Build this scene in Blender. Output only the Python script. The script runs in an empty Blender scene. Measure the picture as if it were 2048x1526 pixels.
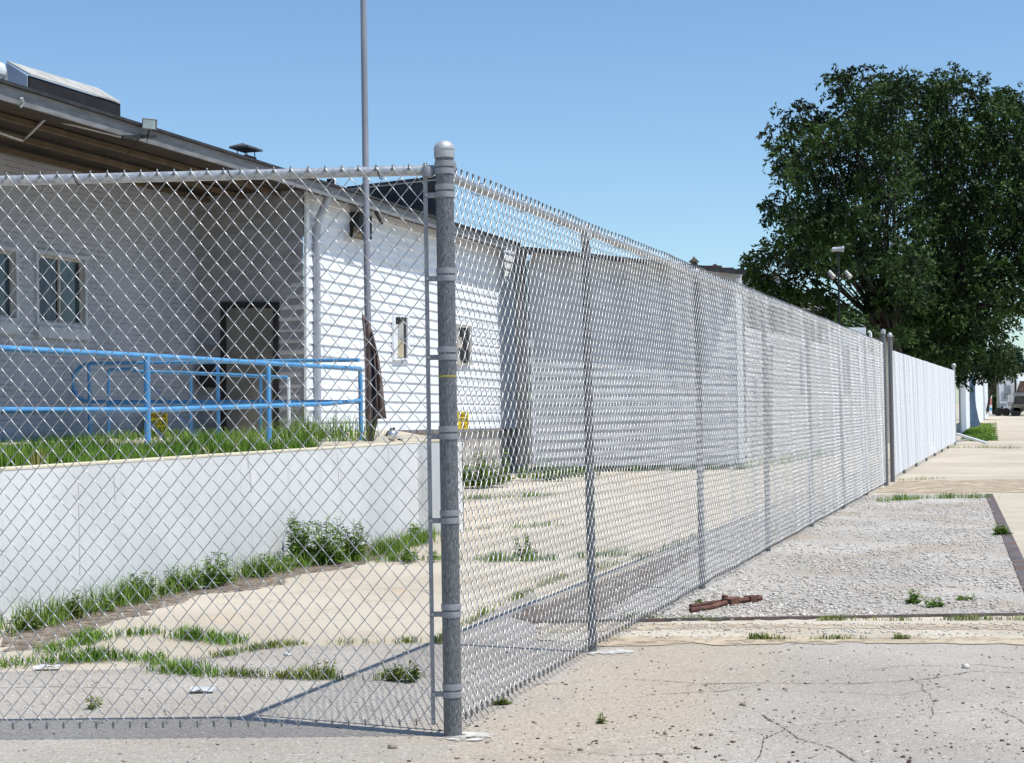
import bpy, math, random
import numpy as np
from mathutils import Vector
rng = np.random.default_rng(7); random.seed(7)
S = bpy.context.scene; COL = S.collection
R = math.radians
# ---------------------------------------------------------------- camera, world, sun, exposure
CAM = np.array([0, 0, 1.30]); FPX = 3200.0; ROLL = R(0.9); PITCH = math.atan(58/3200)
Fv = np.array([0, math.cos(PITCH), math.sin(PITCH)]); Up0 = np.array([0, -math.sin(PITCH), math.cos(PITCH)]); X0 = np.array([1., 0, 0])
Rv = math.cos(ROLL)*X0 - math.sin(ROLL)*Up0; Uv = math.sin(ROLL)*X0 + math.cos(ROLL)*Up0
from mathutils import Matrix
cd = bpy.data.cameras.new('camera'); cam = bpy.data.objects.new('camera', cd); COL.objects.link(cam)
M = Matrix(((Rv[0], Uv[0], -Fv[0], 0), (Rv[1], Uv[1], -Fv[1], 0), (Rv[2], Uv[2], -Fv[2], CAM[2]), (0, 0, 0, 1)))
cam.matrix_world = M; cd.sensor_width = 36; cd.lens = 36*FPX/2048; cd.clip_start = .05; cd.clip_end = 5000
S.camera = cam
SUN = np.array([.88, -.43, 2.24]); SUN /= np.linalg.norm(SUN)
W = bpy.data.worlds.new('World'); S.world = W; W.use_nodes = True
wn = W.node_tree.nodes; sk = wn.new('ShaderNodeTexSky'); sk.sky_type = 'NISHITA'; sk.sun_disc = False
sk.sun_elevation = math.asin(SUN[2]); sk.sun_rotation = math.atan2(SUN[0], SUN[1]); sk.altitude = 100
sk.air_density = 1.0; sk.dust_density = 0.4; sk.ozone_density = 1.6
tn = wn.new('ShaderNodeMix'); tn.data_type = 'RGBA'; tn.blend_type = 'MULTIPLY'; tn.inputs[0].default_value = 1; tn.inputs[7].default_value = (.84, 1.0, 1.10, 1)
W.node_tree.links.new(sk.outputs[0], tn.inputs[6]); W.node_tree.links.new(tn.outputs[2], wn['Background'].inputs[0]); wn['Background'].inputs[1].default_value = 0.128
sl = bpy.data.lights.new('sun', 'SUN'); sl.energy = 4.6; sl.angle = R(.5); sl.color = (1, .965, .90)
so = bpy.data.objects.new('sun', sl); COL.objects.link(so); so.rotation_euler = Vector(SUN).to_track_quat('Z', 'Y').to_euler(); so.location = (0, 0, 30)
S.view_settings.view_transform = 'Standard'; S.view_settings.look = 'None'; S.view_settings.gamma = 1; S.view_settings.exposure = 0.12
S.render.engine = 'CYCLES'; S.render.resolution_x = 1024; S.render.resolution_y = 763
S.cycles.max_bounces = 6

# ---------------------------------------------------------------- helpers: pixels of the 2048 px photo to points
def ray(px, py): return Fv + (px-1024)/FPX*Rv + (763-py)/FPX*Uv
def G(px, py, z=0.): d = ray(px, py); return CAM + d*((z-CAM[2])/d[2])
def atY(px, py, Y): d = ray(px, py); return CAM + d*(Y/d[1])
u = ray(2060, 805); u[2] = 0; u /= np.linalg.norm(u)               # direction of the long fence and the buildings
n = np.array([u[1], -u[0], 0]); v = -n; ZU = np.array([0, 0, 1.])
def onp(px, py, P0, nn=None):
    nn = n if nn is None else nn; d = ray(px, py); return CAM + d*(np.dot(np.asarray(P0)-CAM, nn)/np.dot(d, nn))
def gz(Y): return 0. if Y < 60 else min(.4, (Y-60)/50*.4)
def unit(a): return a/np.linalg.norm(a)
A_ = np.array

# ---------------------------------------------------------------- mesh builder
class MB:
    def __init__(s): s.v = []; s.f = []; s.c = 0; s.uv = None
    def add(s, vs, fs): s.v.append(np.asarray(vs, float).reshape(-1, 3)); s.f += [tuple(i+s.c for i in f) for f in fs]; s.c += len(s.v[-1]); return s
    def box(s, c, a, b, d):      # centre, three half-extent vectors
        c, a, b, d = map(np.asarray, (c, a, b, d))
        vs = [c+i*a+j*b+k*d for i in (-1, 1) for j in (-1, 1) for k in (-1, 1)]
        return s.add(vs, [(0, 1, 3, 2), (4, 6, 7, 5), (0, 4, 5, 1), (2, 3, 7, 6), (0, 2, 6, 4), (1, 5, 7, 3)])
    def bx(s, p0, p1, w, h, up=ZU):   # bar from p0 to p1, half width w, half height h
        p0, p1 = np.asarray(p0), np.asarray(p1); t = p1-p0; L = np.linalg.norm(t); t = t/L
        side = np.cross(t, up); side = unit(side) if np.linalg.norm(side) > 1e-6 else A_([1., 0, 0]); uu = np.cross(side, t)
        return s.box((p0+p1)/2, t*L/2, side*w, uu*h)
    def tube(s, pts, r, k=10, cap=True):
        pts = np.asarray(pts, float); m = len(pts); r = np.broadcast_to(np.asarray(r, float), (m,))
        t = np.gradient(pts, axis=0); t /= np.linalg.norm(t, axis=1)[:, None]+1e-12
        ref = A_([0, 0, 1.]) if abs(t[0][2]) < .8 else A_([1., 0.1, 0]); b = None; vs = []
        for i in range(m):
            b = ref if b is None else b; b1 = b-np.dot(b, t[i])*t[i]; b1 /= np.linalg.norm(b1)+1e-12; b2 = np.cross(t[i], b1); b = b1
            for j in range(k): a = 2*math.pi*j/k; vs.append(pts[i]+r[i]*(math.cos(a)*b1+math.sin(a)*b2))
        fs = [(i*k+j, i*k+(j+1) % k, (i+1)*k+(j+1) % k, (i+1)*k+j) for i in range(m-1) for j in range(k)]
        if cap: fs += [tuple(range(k-1, -1, -1)), tuple(range((m-1)*k, m*k))]
        return s.add(vs, fs)
    def lathe(s, c, prof, k=20):  # prof: (r,z) list, vertical axis
        c = np.asarray(c); m = len(prof)
        vs = [c+A_([r*math.cos(2*math.pi*j/k), r*math.sin(2*math.pi*j/k), z]) for r, z in prof for j in range(k)]
        fs = [(i*k+j, i*k+(j+1) % k, (i+1)*k+(j+1) % k, (i+1)*k+j) for i in range(m-1) for j in range(k)]
        fs += [tuple(range(k-1, -1, -1)), tuple(range((m-1)*k, m*k))]
        return s.add(vs, fs)
    def quad(s, a, b, c, d): return s.add([a, b, c, d], [(0, 1, 2, 3)])
    def poly(s, pts): return s.add(pts, [tuple(range(len(pts)))])
    def prism(s, pts, ext):      # polygon extruded by vector
        k = len(pts); p = np.asarray(pts); q = p+np.asarray(ext)
        return s.add(np.vstack([p, q]), [tuple(range(k-1, -1, -1)), tuple(range(k, 2*k))]+[(i, (i+1) % k, (i+1) % k+k, i+k) for i in range(k)])
    def build(s, name, mat, parent=None, smooth=False, uvf=None):
        V = np.vstack(s.v); off = A_([0, 0, 0.])
        if parent is not None: off = A_(root_loc[parent.name])
        me = bpy.data.meshes.new(name); me.from_pydata((V-off).tolist(), [], s.f); me.materials.append(mat)
        if smooth: me.polygons.foreach_set('use_smooth', [True]*len(me.polygons)); me.set_sharp_from_angle(angle=R(38))
        me.update(); o = bpy.data.objects.new(name, me); COL.objects.link(o)
        if parent is not None: o.parent = parent; root_loc[o.name] = off
        else: root_loc[o.name] = off
        return o
root_loc = {}
def fast_mesh(name, V, Q, mat, parent=None, smooth=False):
    """arrays of verts (N,3) and faces (M,k)"""
    off = A_(root_loc[parent.name]) if parent is not None else A_([0, 0, 0.]); V = V-off; k = Q.shape[1]
    me = bpy.data.meshes.new(name); me.vertices.add(len(V)); me.vertices.foreach_set('co', V.astype(np.float32).ravel())
    me.loops.add(Q.size); me.loops.foreach_set('vertex_index', Q.astype(np.int32).ravel())
    me.polygons.add(len(Q)); me.polygons.foreach_set('loop_start', np.arange(0, Q.size, k, dtype=np.int32)); me.polygons.foreach_set('loop_total', np.full(len(Q), k, dtype=np.int32))
    if smooth: me.polygons.foreach_set('use_smooth', np.ones(len(Q), bool))
    me.materials.append(mat); me.update(calc_edges=True); me.validate()
    o = bpy.data.objects.new(name, me); COL.objects.link(o); root_loc[o.name] = off
    if parent is not None: o.parent = parent
    return o
def tag(o, label=None, cat=None, group=None, kind=None):
    if label: o['label'] = label
    if cat: o['category'] = cat
    if group: o['group'] = group
    if kind: o['kind'] = kind
    return o
def thing(name, loc, label, cat, group=None):
    o = bpy.data.objects.new(name, None); COL.objects.link(o); loc = [float(x) for x in loc]; o.location = loc; root_loc[o.name] = loc
    o.empty_display_size = .1; return tag(o, label, cat, group)

# ---------------------------------------------------------------- materials
class NT:
    def __init__(s, name, rough=.8, metal=0.):
        s.m = bpy.data.materials.new(name); s.m.use_nodes = True; s.t = s.m.node_tree; s.b = s.t.nodes['Principled BSDF']
        s.b.inputs['Roughness'].default_value = rough; s.b.inputs['Metallic'].default_value = metal
        s.pos = s.t.nodes.new('ShaderNodeNewGeometry').outputs['Position']
    def L(s, a, b): s.t.links.new(a, b)
    def setin(s, sock, val):
        if hasattr(val, 'is_output'): s.L(val, sock)
        else: sock.default_value = val
    def noise(s, scale, detail=4, vec=None, rough=.55, dist=0.):
        q = s.t.nodes.new('ShaderNodeTexNoise'); q.inputs['Scale'].default_value = scale; q.inputs['Detail'].default_value = detail
        q.inputs['Roughness'].default_value = rough; q.inputs['Distortion'].default_value = dist; s.L(vec or s.pos, q.inputs['Vector']); return q.outputs['Fac']
    def voro(s, scale, vec=None):
        q = s.t.nodes.new('ShaderNodeTexVoronoi'); q.inputs['Scale'].default_value = scale; s.L(vec or s.pos, q.inputs['Vector']); return q
    def ramp(s, fac, lo, hi, a=0., b=1.):
        q = s.t.nodes.new('ShaderNodeMapRange'); q.interpolation_type = 'SMOOTHSTEP'
        for i, x in enumerate((None, lo, hi, a, b)):
            if x is not None: q.inputs[i].default_value = x
        s.L(fac, q.inputs[0]); return q.outputs[0]
    def mix(s, fac, a, b, mode='MIX'):
        q = s.t.nodes.new('ShaderNodeMix'); q.data_type = 'RGBA'; q.blend_type = mode
        s.setin(q.inputs[0], fac)
        for sock, val in ((q.inputs[6], a), (q.inputs[7], b)):
            if isinstance(val, (tuple, list)): sock.default_value = (*val[:3], 1)
            else: s.L(val, sock)
        return q.outputs[2]
    def math(s, op, a, b=0.):
        q = s.t.nodes.new('ShaderNodeMath'); q.operation = op; s.setin(q.inputs[0], a); s.setin(q.inputs[1], b); return q.outputs[0]
    def scalev(s, sx, sy, sz):
        q = s.t.nodes.new('ShaderNodeMapping'); q.inputs['Scale'].default_value = (sx, sy, sz); s.L(s.pos, q.inputs['Vector']); return q.outputs[0]
    def dot(s, vec, off):
        q = s.t.nodes.new('ShaderNodeVectorMath'); q.operation = 'DOT_PRODUCT'; s.L(s.pos, q.inputs[0]); q.inputs[1].default_value = tuple(vec); return s.math('ADD', q.outputs['Value'], off)
    def bump(s, h, strength=.5, dist=.01):
        q = s.t.nodes.new('ShaderNodeBump'); q.inputs['Strength'].default_value = strength; q.inputs['Distance'].default_value = dist; s.L(h, q.inputs['Height']); s.L(q.outputs[0], s.b.inputs['Normal'])
    def out(s, col):
        if isinstance(col, (tuple, list)): s.b.inputs['Base Color'].default_value = (*col[:3], 1)
        else: s.L(col, s.b.inputs['Base Color'])
        return s.m
def surf(name, c1, c2, scale=3, rough=.8, metal=0., lo=.35, hi=.65, detail=5, bump=0., bscale=60, bd=.004, stretch=None, stain=None):
    q = NT(name, rough, metal); vec = q.scalev(*stretch) if stretch else None
    c = q.mix(q.ramp(q.noise(scale, detail, vec), lo, hi), c1, c2)
    if stain: col, sc, a, b = stain; c = q.mix(q.ramp(q.noise(sc, 6, vec), a, b), c, col)
    if bump: q.bump(q.noise(bscale, 4), bump, bd)
    return q.out(c)

fo = float(np.dot(-G(906, 1474), n))         # distance from the fence line = dot(pos,n)+fo
def m_concrete():
    q = NT('old_concrete', .9); c = q.mix(q.ramp(q.noise(.35, 5), .35, .65), (.43, .375, .29), (.53, .47, .375))
    c = q.mix(q.ramp(q.noise(2.6, 8, rough=.78), .50, .70, 0, .6), c, (.36, .30, .22))
    c = q.mix(q.ramp(q.noise(70, 3), .60, .72, 0, .7), c, (.30, .26, .21)); c = q.mix(q.ramp(q.noise(45, 3), .62, .75, 0, .6), c, (.72, .68, .60))
    c = q.mix(q.ramp(q.noise(.8, 3), .62, .70, 0, .35), c, (.62, .44, .24))
    q.bump(q.noise(90, 5), .5, .006); return q.out(c)
def m_asphalt():
    q = NT('bleached_asphalt', .92); c = q.mix(q.ramp(q.noise(.5, 6), .35, .65), (.355, .32, .275), (.45, .41, .36))
    wob = q.math('MULTIPLY', q.noise(2.2, 8, rough=.75), 2.2); d = q.math('ADD', q.math('ABSOLUTE', q.dot(n, fo-.45)), wob)
    c = q.mix(q.ramp(d, 2.0, 1.0, 0, .8), c, (.45, .37, .27)); c = q.mix(q.ramp(q.noise(3.5, 8, rough=.8), .54, .68, 0, .45), c, (.26, .225, .18))
    c = q.mix(q.ramp(q.noise(75, 4, rough=.75), .49, .64, 0, .65), c, (.17, .155, .14)); c = q.mix(q.ramp(q.noise(50, 3, rough=.8), .58, .68, 0, .9), c, (.66, .63, .58))
    c = q.mix(q.ramp(q.noise(1.3, 6, rough=.7), .55, .72, 0, .4), c, (.24, .225, .20))
    q.bump(q.noise(110, 5), .7, .008); return q.out(c)
def m_strip():
    q = NT('stained_concrete', .9); c = q.mix(q.ramp(q.noise(.9, 6), .35, .65), (.44, .385, .30), (.58, .52, .42))
    c = q.mix(q.ramp(q.noise(5, 7, rough=.75), .50, .72, 0, .6), c, (.36, .30, .22)); c = q.mix(q.ramp(q.noise(1.6, 5, rough=.7), .56, .70, 0, .6), c, (.52, .32, .15))
    c = q.mix(q.ramp(q.noise(85, 3), .57, .68, 0, .8), c, (.24, .21, .17)); c = q.mix(q.ramp(q.noise(60, 3), .60, .72, 0, .7), c, (.74, .70, .62))
    q.bump(q.noise(90, 5), .7, .008); return q.out(c)
def m_gravelbed():
    q = NT('gravel_bed', .95); c = q.mix(q.ramp(q.noise(.6, 5), .35, .65), (.38, .35, .31), (.52, .485, .435))
    vo = q.voro(45); c = q.mix(q.ramp(vo.outputs['Distance'], .3, .8, 0, .5), c, (.26, .235, .21)); c = q.mix(q.ramp(q.noise(30, 4), .56, .68, 0, .7), c, (.70, .68, .64))
    c = q.mix(q.ramp(q.noise(.9, 4), .50, .64, 0, .65), c, (.36, .295, .225))
    q.bump(vo.outputs['Distance'], .8, -.012); return q.out(c)
def m_brick():
    q = NT('painted_brick', .85); t = q.t
    cx = t.nodes.new('ShaderNodeCombineXYZ'); q.L(q.dot(u, 0.), cx.inputs[0]); q.L(q.dot(ZU, 0.), cx.inputs[1])
    bk = t.nodes.new('ShaderNodeTexBrick'); bk.inputs['Scale'].default_value = 1; bk.inputs['Brick Width'].default_value = .22; bk.inputs['Row Height'].default_value = .075
    bk.inputs['Mortar Size'].default_value = .006; bk.inputs['Mortar Smooth'].default_value = .3; q.L(cx.outputs[0], bk.inputs['Vector'])
    wear = q.ramp(q.noise(3.5, 6), .45, .62)
    c = q.mix(q.ramp(q.noise(1.2, 4), .3, .7), (.30, .31, .345), (.38, .39, .425)); c = q.mix(q.math('MULTIPLY', bk.outputs['Fac'], wear), c, (.20, .195, .205))
    c = q.mix(q.ramp(q.noise(22, 5), .62, .70, 0, .6), c, (.20, .17, .16))
    q.bump(q.math('ADD', q.math('MULTIPLY', bk.outputs['Fac'], -1.), q.math('MULTIPLY', q.noise(40, 4), .5)), .8, .008); return q.out(c)
def m_galv(name, c1, c2, rough=.42, metal=.75, sc=(9, 9, 1.6)):
    q = NT(name, rough, metal); c = q.mix(q.ramp(q.noise(14, 6, q.scalev(*sc), rough=.7), .38, .62), c1, c2)
    c = q.mix(q.ramp(q.noise(160, 3), .60, .72, 0, .6), c, (.55, .56, .58)); return q.out(c)
MT = {}
MT['concrete'] = m_concrete(); MT['asphalt'] = m_asphalt(); MT['gravel'] = m_gravelbed(); MT['stripc'] = m_strip(); MT['brick'] = m_brick()
MT['stripc_'] = surf('pale_concrete_strip', (.48, .42, .33), (.60, .54, .44), 1.5, .9, bump=.4, bscale=90, stain=((.55, .33, .15), 1.1, .56, .72))
MT['footing'] = surf('pale_concrete_splash', (.50, .48, .44), (.62, .60, .56), 12, .9, bump=.5, bscale=80)
MT['post'] = m_galv('weathered_galvanised_post', (.075, .078, .085), (.20, .203, .21), .5, .25, (18, 18, 3.5))
MT['band'] = surf('dull_zinc_band', (.24, .245, .26), (.31, .315, .33), 20, .55, .15, bump=.1)
MT['cap'] = surf('bright_zinc_cap', (.36, .365, .37), (.48, .48, .48), 20, .5, .3)
MT['rail'] = m_galv('galvanised_rail', (.36, .38, .40), (.55, .56, .57), .38, .5, (3, 3, 3))
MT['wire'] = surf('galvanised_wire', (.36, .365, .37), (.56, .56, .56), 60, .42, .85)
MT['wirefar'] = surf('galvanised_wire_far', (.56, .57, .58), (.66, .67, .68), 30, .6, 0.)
MT['wallw'] = surf('whitewashed_concrete', (.62, .63, .63), (.72, .725, .73), .9, .85, bump=.15, bscale=25, stain=((.52, .49, .44), 2.3, .56, .78), stretch=(1, 1, .3))
def m_wall():
    q = NT('whitewashed_concrete', .85); c = q.mix(q.ramp(q.noise(.9, 5), .35, .65), (.62, .625, .625), (.72, .72, .715)); sv = q.scalev(1, 1, .07)
    c = q.mix(q.ramp(q.noise(7, 6, sv, rough=.7), .56, .72, 0, .45), c, (.46, .43, .38)); c = q.mix(q.ramp(q.noise(5, 8, rough=.8), .60, .70, 0, .6), c, (.50, .47, .42)); c = q.mix(q.ramp(q.noise(28, 4), .68, .74, 0, .7), c, (.34, .31, .27))
    q.bump(q.noise(22, 5), .25, .006); return q.out(c)
MT['wallw'] = m_wall()
MT['coping'] = surf('yellowed_coping', (.60, .52, .36), (.72, .66, .50), 4, .9, bump=.3)
MT['siding'] = surf('white_painted_siding', (.74, .76, .80), (.84, .85, .87), 2.5, .6, bump=.08, bscale=30, stretch=(1, 1, 4), stain=((.50, .48, .46), 7, .62, .72))
MT['jointp'] = surf('worn_joint_paint', (.34, .34, .35), (.50, .50, .51), 9, .9)
MT['sidgrey'] = surf('grey_painted_siding', (.39, .40, .42), (.51, .52, .54), 1.2, .7, bump=.1, bscale=30, stretch=(1, 1, 3), stain=((.62, .63, .66), .8, .55, .75))
MT['siding2'] = surf('pale_shed_siding', (.50, .49, .47), (.62, .62, .61), 1.2, .7, bump=.1, bscale=30, stretch=(1, 1, 3))
MT['trim'] = surf('white_trim', (.72, .74, .76), (.80, .81, .82), 4, .6)
MT['fascia'] = surf('grey_fascia', (.15, .152, .16), (.22, .223, .23), 3, .7, stretch=(1, 1, 6), bump=.1)
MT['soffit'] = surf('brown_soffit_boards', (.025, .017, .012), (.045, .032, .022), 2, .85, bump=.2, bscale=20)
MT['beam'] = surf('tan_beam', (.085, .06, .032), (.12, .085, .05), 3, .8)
MT['roof'] = surf('dark_roofing', (.018, .019, .024), (.035, .036, .045), 5, .9, bump=.3)
MT['dark'] = surf('dark_louvre', (.006, .006, .009), (.012, .012, .016), 5, .9)
MT['lightmetal'] = surf('light_sheet_metal', (.36, .35, .32), (.48, .47, .43), 4, .6, .1)
MT['stone'] = surf('rubble_foundation', (.30, .27, .24), (.52, .49, .46), 5, .95, bump=.8, bscale=9, bd=.05, lo=.42, hi=.58)
MT['blue'] = surf('blue_rail_paint', (.075, .27, .54), (.11, .35, .64), 6, .45, stain=((.16, .13, .13), 26, .64, .70))
MT['bluegrey'] = surf('faded_blue_rail_paint', (.14, .22, .34), (.22, .30, .42), 12, .5)
MT['glass'] = None
q = NT('window_glass', .08); q.b.inputs['Specular IOR Level'].default_value = .6; MT['glass'] = q.out(q.mix(q.ramp(q.noise(1.4, 2), .45, .55), (.010, .012, .018), (.03, .05, .065)))
MT['curtain'] = surf('pale_teal_curtain', (.06, .09, .11), (.10, .135, .16), 2, .8, stretch=(8, 8, .3))
MT['frame'] = surf('worn_cream_window_frame', (.34, .31, .27), (.46, .43, .39), 8, .7)
MT['framew'] = surf('grey_white_window_surround', (.38, .39, .41), (.47, .48, .51), 6, .7)
MT['door'] = surf('drab_grey_door', (.13, .125, .11), (.19, .18, .16), 2, .7)
MT['black'] = surf('black_paint', (.01, .01, .01), (.02, .018, .018), 5, .7)
MT['rust'] = surf('rusty_iron', (.09, .035, .025), (.17, .075, .045), 9, .85, bump=.4, stain=((.06, .04, .04), 20, .5, .65))
MT['steel'] = surf('worn_steel_angle', (.12, .10, .095), (.20, .165, .15), 6, .6, .4, stain=((.22, .10, .05), 4, .5, .7))
MT['rustline'] = surf('rust_red_pipe_paint', (.16, .03, .015), (.24, .05, .025), 6, .7)
MT['pole'] = surf('grey_pole_paint', (.26, .26, .30), (.32, .32, .36), 6, .45, .2, stretch=(1, 1, .2))
MT['cloth'] = surf('faded_brown_cloth', (.12, .085, .075), (.21, .155, .14), 5, .95, bump=.5, bscale=18, bd=.02)
MT['clothdark'] = surf('dark_blue_cloth', (.010, .016, .035), (.02, .03, .06), 5, .95)
MT['yellow'] = surf('yellow_sign', (.80, .58, .01), (.88, .66, .02), 3, .5)
MT['ink'] = surf('black_sign_ink', (.012, .012, .012), (.02, .02, .02), 3, .6)
MT['silver'] = surf('silver_metal', (.60, .60, .60), (.75, .75, .74), 5, .25, .8)
MT['lens'] = surf('floodlight_lens', (.55, .66, .64), (.75, .82, .80), 14, .2)
MT['crack'] = surf('crack_dirt', (.07, .06, .05), (.12, .10, .08), 8, .95)
MT['paintline'] = None
q = NT('worn_white_line', .85); q.b.inputs['Alpha'].default_value = 1; MT['paintline'] = q.out((.62, .60, .56))
q.L(q.ramp(q.noise(38, 6, rough=.8), .42, .72, 0, .55), q.b.inputs['Alpha'])
MT['soil'] = surf('dark_soil', (.13, .095, .07), (.22, .17, .13), 7, .95, bump=.6, bscale=40, bd=.01)
MT['dirt'] = surf('sandy_dirt', (.42, .33, .23), (.52, .43, .31), 2.5, .95, bump=.4, bscale=60)
for k_, sc_, lo_, hi_ in (('soil', 16, .36, .60), ('crack', 30, .40, .56), ('footing', 14, .40, .56), ('dirt', 5, .36, .56)):
    m_ = MT[k_]; q = NT('tmp'); bpy.data.materials.remove(q.m); q.m = m_; q.t = m_.node_tree; q.b = q.t.nodes['Principled BSDF']; q.pos = q.t.nodes.new('ShaderNodeNewGeometry').outputs['Position']
    q.L(q.ramp(q.noise(sc_, 7, rough=.75), lo_, hi_), q.b.inputs['Alpha'])
MT['lawnsoil'] = surf('lawn_soil', (.045, .075, .02), (.09, .12, .035), 9, .95, bump=.5)
MT['trunk'] = surf('dark_bark', (.016, .013, .011), (.03, .024, .02), 8, .95, bump=.6, bscale=12, bd=.03)
def m_leaf(name, c1, c2, sc, rough=.6, dry=None):
    q = NT(name, rough); q.b.inputs['Specular IOR Level'].default_value = .25; c = q.mix(q.ramp(q.noise(sc, 3), .38, .62), c1, c2)
    if dry: c = q.mix(q.ramp(q.noise(sc*.6, 4), .60, .70, 0, .9), c, dry)
    tr = q.t.nodes.new('ShaderNodeBsdfTranslucent'); q.L(c, tr.inputs[0]) if hasattr(c, 'is_output') else None
    mx = q.t.nodes.new('ShaderNodeMixShader'); mx.inputs[0].default_value = .12
    q.L(q.b.outputs[0], mx.inputs[1]); q.L(tr.outputs[0], mx.inputs[2]); q.L(mx.outputs[0], q.t.nodes['Material Output'].inputs[0]); return q.out(c)
MT['leaf'] = m_leaf('tree_leaves', (.006, .017, .004), (.048, .092, .017), .75)
MT['leaf2'] = m_leaf('yellowish_tree_leaves', (.035, .055, .014), (.06, .085, .022), 1.1)
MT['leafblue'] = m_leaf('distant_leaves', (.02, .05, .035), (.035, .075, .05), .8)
MT['grass'] = m_leaf('lush_grass', (.08, .17, .020), (.17, .29, .045), 6, .8, dry=(.30, .27, .10))
MT['weed'] = m_leaf('weed_leaves', (.085, .165, .025), (.19, .29, .055), 9, .9)
MT['drygrass'] = m_leaf('joint_grass', (.13, .18, .04), (.24, .27, .07), 8, dry=(.34, .25, .12))
MT['white'] = surf('white_panel', (.74, .78, .80), (.82, .84, .86), 1, .6)
MT['tan'] = surf('tan_masonry', (.38, .35, .31), (.48, .45, .40), 2, .9, bump=.2)
MT['shingle'] = surf('grey_shingles', (.045, .048, .055), (.12, .125, .14), 4, .9, bump=.3)
MT['brownroof'] = surf('brown_roof', (.05, .035, .03), (.09, .065, .05), 3, .9)
MT['rubber'] = surf('black_rubber', (.012, .012, .012), (.02, .02, .02), 5, .8)
MT['pebble'] = surf('grey_stones', (.22, .19, .16), (.64, .60, .54), 30, .9, lo=.3, hi=.6)
MT['pebbled'] = surf('reddish_brown_stones', (.10, .06, .045), (.40, .34, .28), 11, .9, lo=.4, hi=.62)
MT['paper'] = surf('pale_litter', (.40, .44, .46), (.62, .62, .62), 9, .7)

# ---------------------------------------------------------------- ground
def sheet(name, pxs, mat, z, kind='structure', sub=None, world=None, jit=0.):
    pts = world if world is not None else [G(*p) for p in pxs]; pts = [A_([p[0], p[1], z]) for p in pts]
    if sub:
        o = []
        for i in range(len(pts)):
            a, b = pts[i], pts[(i+1) % len(pts)]; k = max(1, int(np.linalg.norm(b-a)/sub))
            for j in range(k):
                p = a+(b-a)*j/k
                if jit and j: p = p+A_([rng.normal()*jit, rng.normal()*jit, 0])
                o.append(p)
        pts = o
    # triangulate
    from mathutils.geometry import tessellate_polygon
    tri = tessellate_polygon([[Vector(p) for p in pts]]); b = MB(); b.add(pts, [tuple(t) for t in tri]); ob = b.build(name, mat)
    nz = ob.data.polygons[0].normal.z
    if nz < 0: ob.data.flip_normals()
    return tag(ob, kind=kind)
gr = MB(); ys = [-40, 0, 20, 40, 60, 110, 300, 3000]
for i in range(len(ys)-1):
    gr.quad((-2500, ys[i], gz(ys[i])), (2500, ys[i], gz(ys[i])), (2500, ys[i+1], gz(ys[i+1])), (-2500, ys[i+1], gz(ys[i+1])))
tag(gr.build('ground', MT['concrete']), kind='structure')
bL = G(0, 1345); bR = G(2048, 1283)
sheet('asphalt', None, MT['asphalt'], .004, world=[(-14, bL[1]-1.0, 0), bL, G(250, 1340), G(330, 1322), G(440, 1313), G(550, 1296), G(810, 1289), G(880, 1286), G(990, 1222), G(1070, 1180), G(1075, 1284), G(1300, 1283), G(1700, 1283), bR, (14, bR[1]+.15, 0), (14, 1, 0), (-14, 1, 0)], sub=.12, jit=.012)
# pit with gravel, bordered by a worn steel angle
pA, pB, pC, pD = G(1062, 1248), G(2300, 1248), G(1962, 989), G(1400, 1068)
pE = G(1700, 991)
dR = unit(G(2048, 1145)-G(1975, 990)); pB = G(1975, 990)+dR*20
tB = (pA[1]-pC[1])/dR[1]; pB = A_([G(1975, 990)[0]+dR[0]*tB, pA[1], 0])
pit = [pA, pB, G(1975, 990), pE, pD]
sheet('gravel_pit', None, MT['gravel'], .008, world=pit, sub=.4)
sheet('concrete_strip', None, MT['stripc'], .0062, world=[G(1080, 1283), G(1075, 1249.5), pB+A_([1.5, -.02, 0]), A_([14, pB[1]-.05, 0]), A_([14, bR[1]+.12, 0]), bR], sub=.07, jit=.03)
sheet('dirt_stain', [(1745, 985), (1800, 962), (2048, 958), (2400, 965), (2400, 984), (2048, 986), (1980, 984), (1900, 988)], MT['dirt'], .006, sub=.15, jit=.04)
sheet('soil', [(0, 1270), (0, 1305), (90, 1300), (180, 1262), (260, 1235), (330, 1215), (420, 1188), (520, 1178), (600, 1150), (680, 1140), (760, 1120), (830, 1085), (850, 1065), (700, 1098), (590, 1128), (400, 1168), (200, 1212)], MT['soil'], .010, sub=.15, jit=.05)
sheet('soil_edge', [(1020, 1235), (1062, 1246), (1190, 1246), (1400, 1105), (1420, 1085), (1300, 1125), (1180, 1170)], MT['soil'], .012, sub=.2, jit=.02)
sheet('grass_verge', None, MT['lawnsoil'], .012, world=[G(1926, 880), G(1960, 884), G(1988, 878), G(1990, 862), A_([G(1992, 842)[0]*.72, 82, 0]), A_([19.5, 82, 0]), G(1945, 856), G(1930, 868)], sub=1.2, jit=.08)
sheet('dirt_seam', [(1180, 1275), (1500, 1276), (1800, 1277), (2100, 1277), (2100, 1293), (1800, 1290), (1500, 1292), (1180, 1294)], MT['dirt'], .0085, sub=.1, jit=.03)
sheet('dirt_patch', [(1100, 1250), (1300, 1250), (2100, 1250), (2100, 1262), (1500, 1258), (1100, 1268)], MT['dirt'], .0085, sub=.1, jit=.02)
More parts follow.
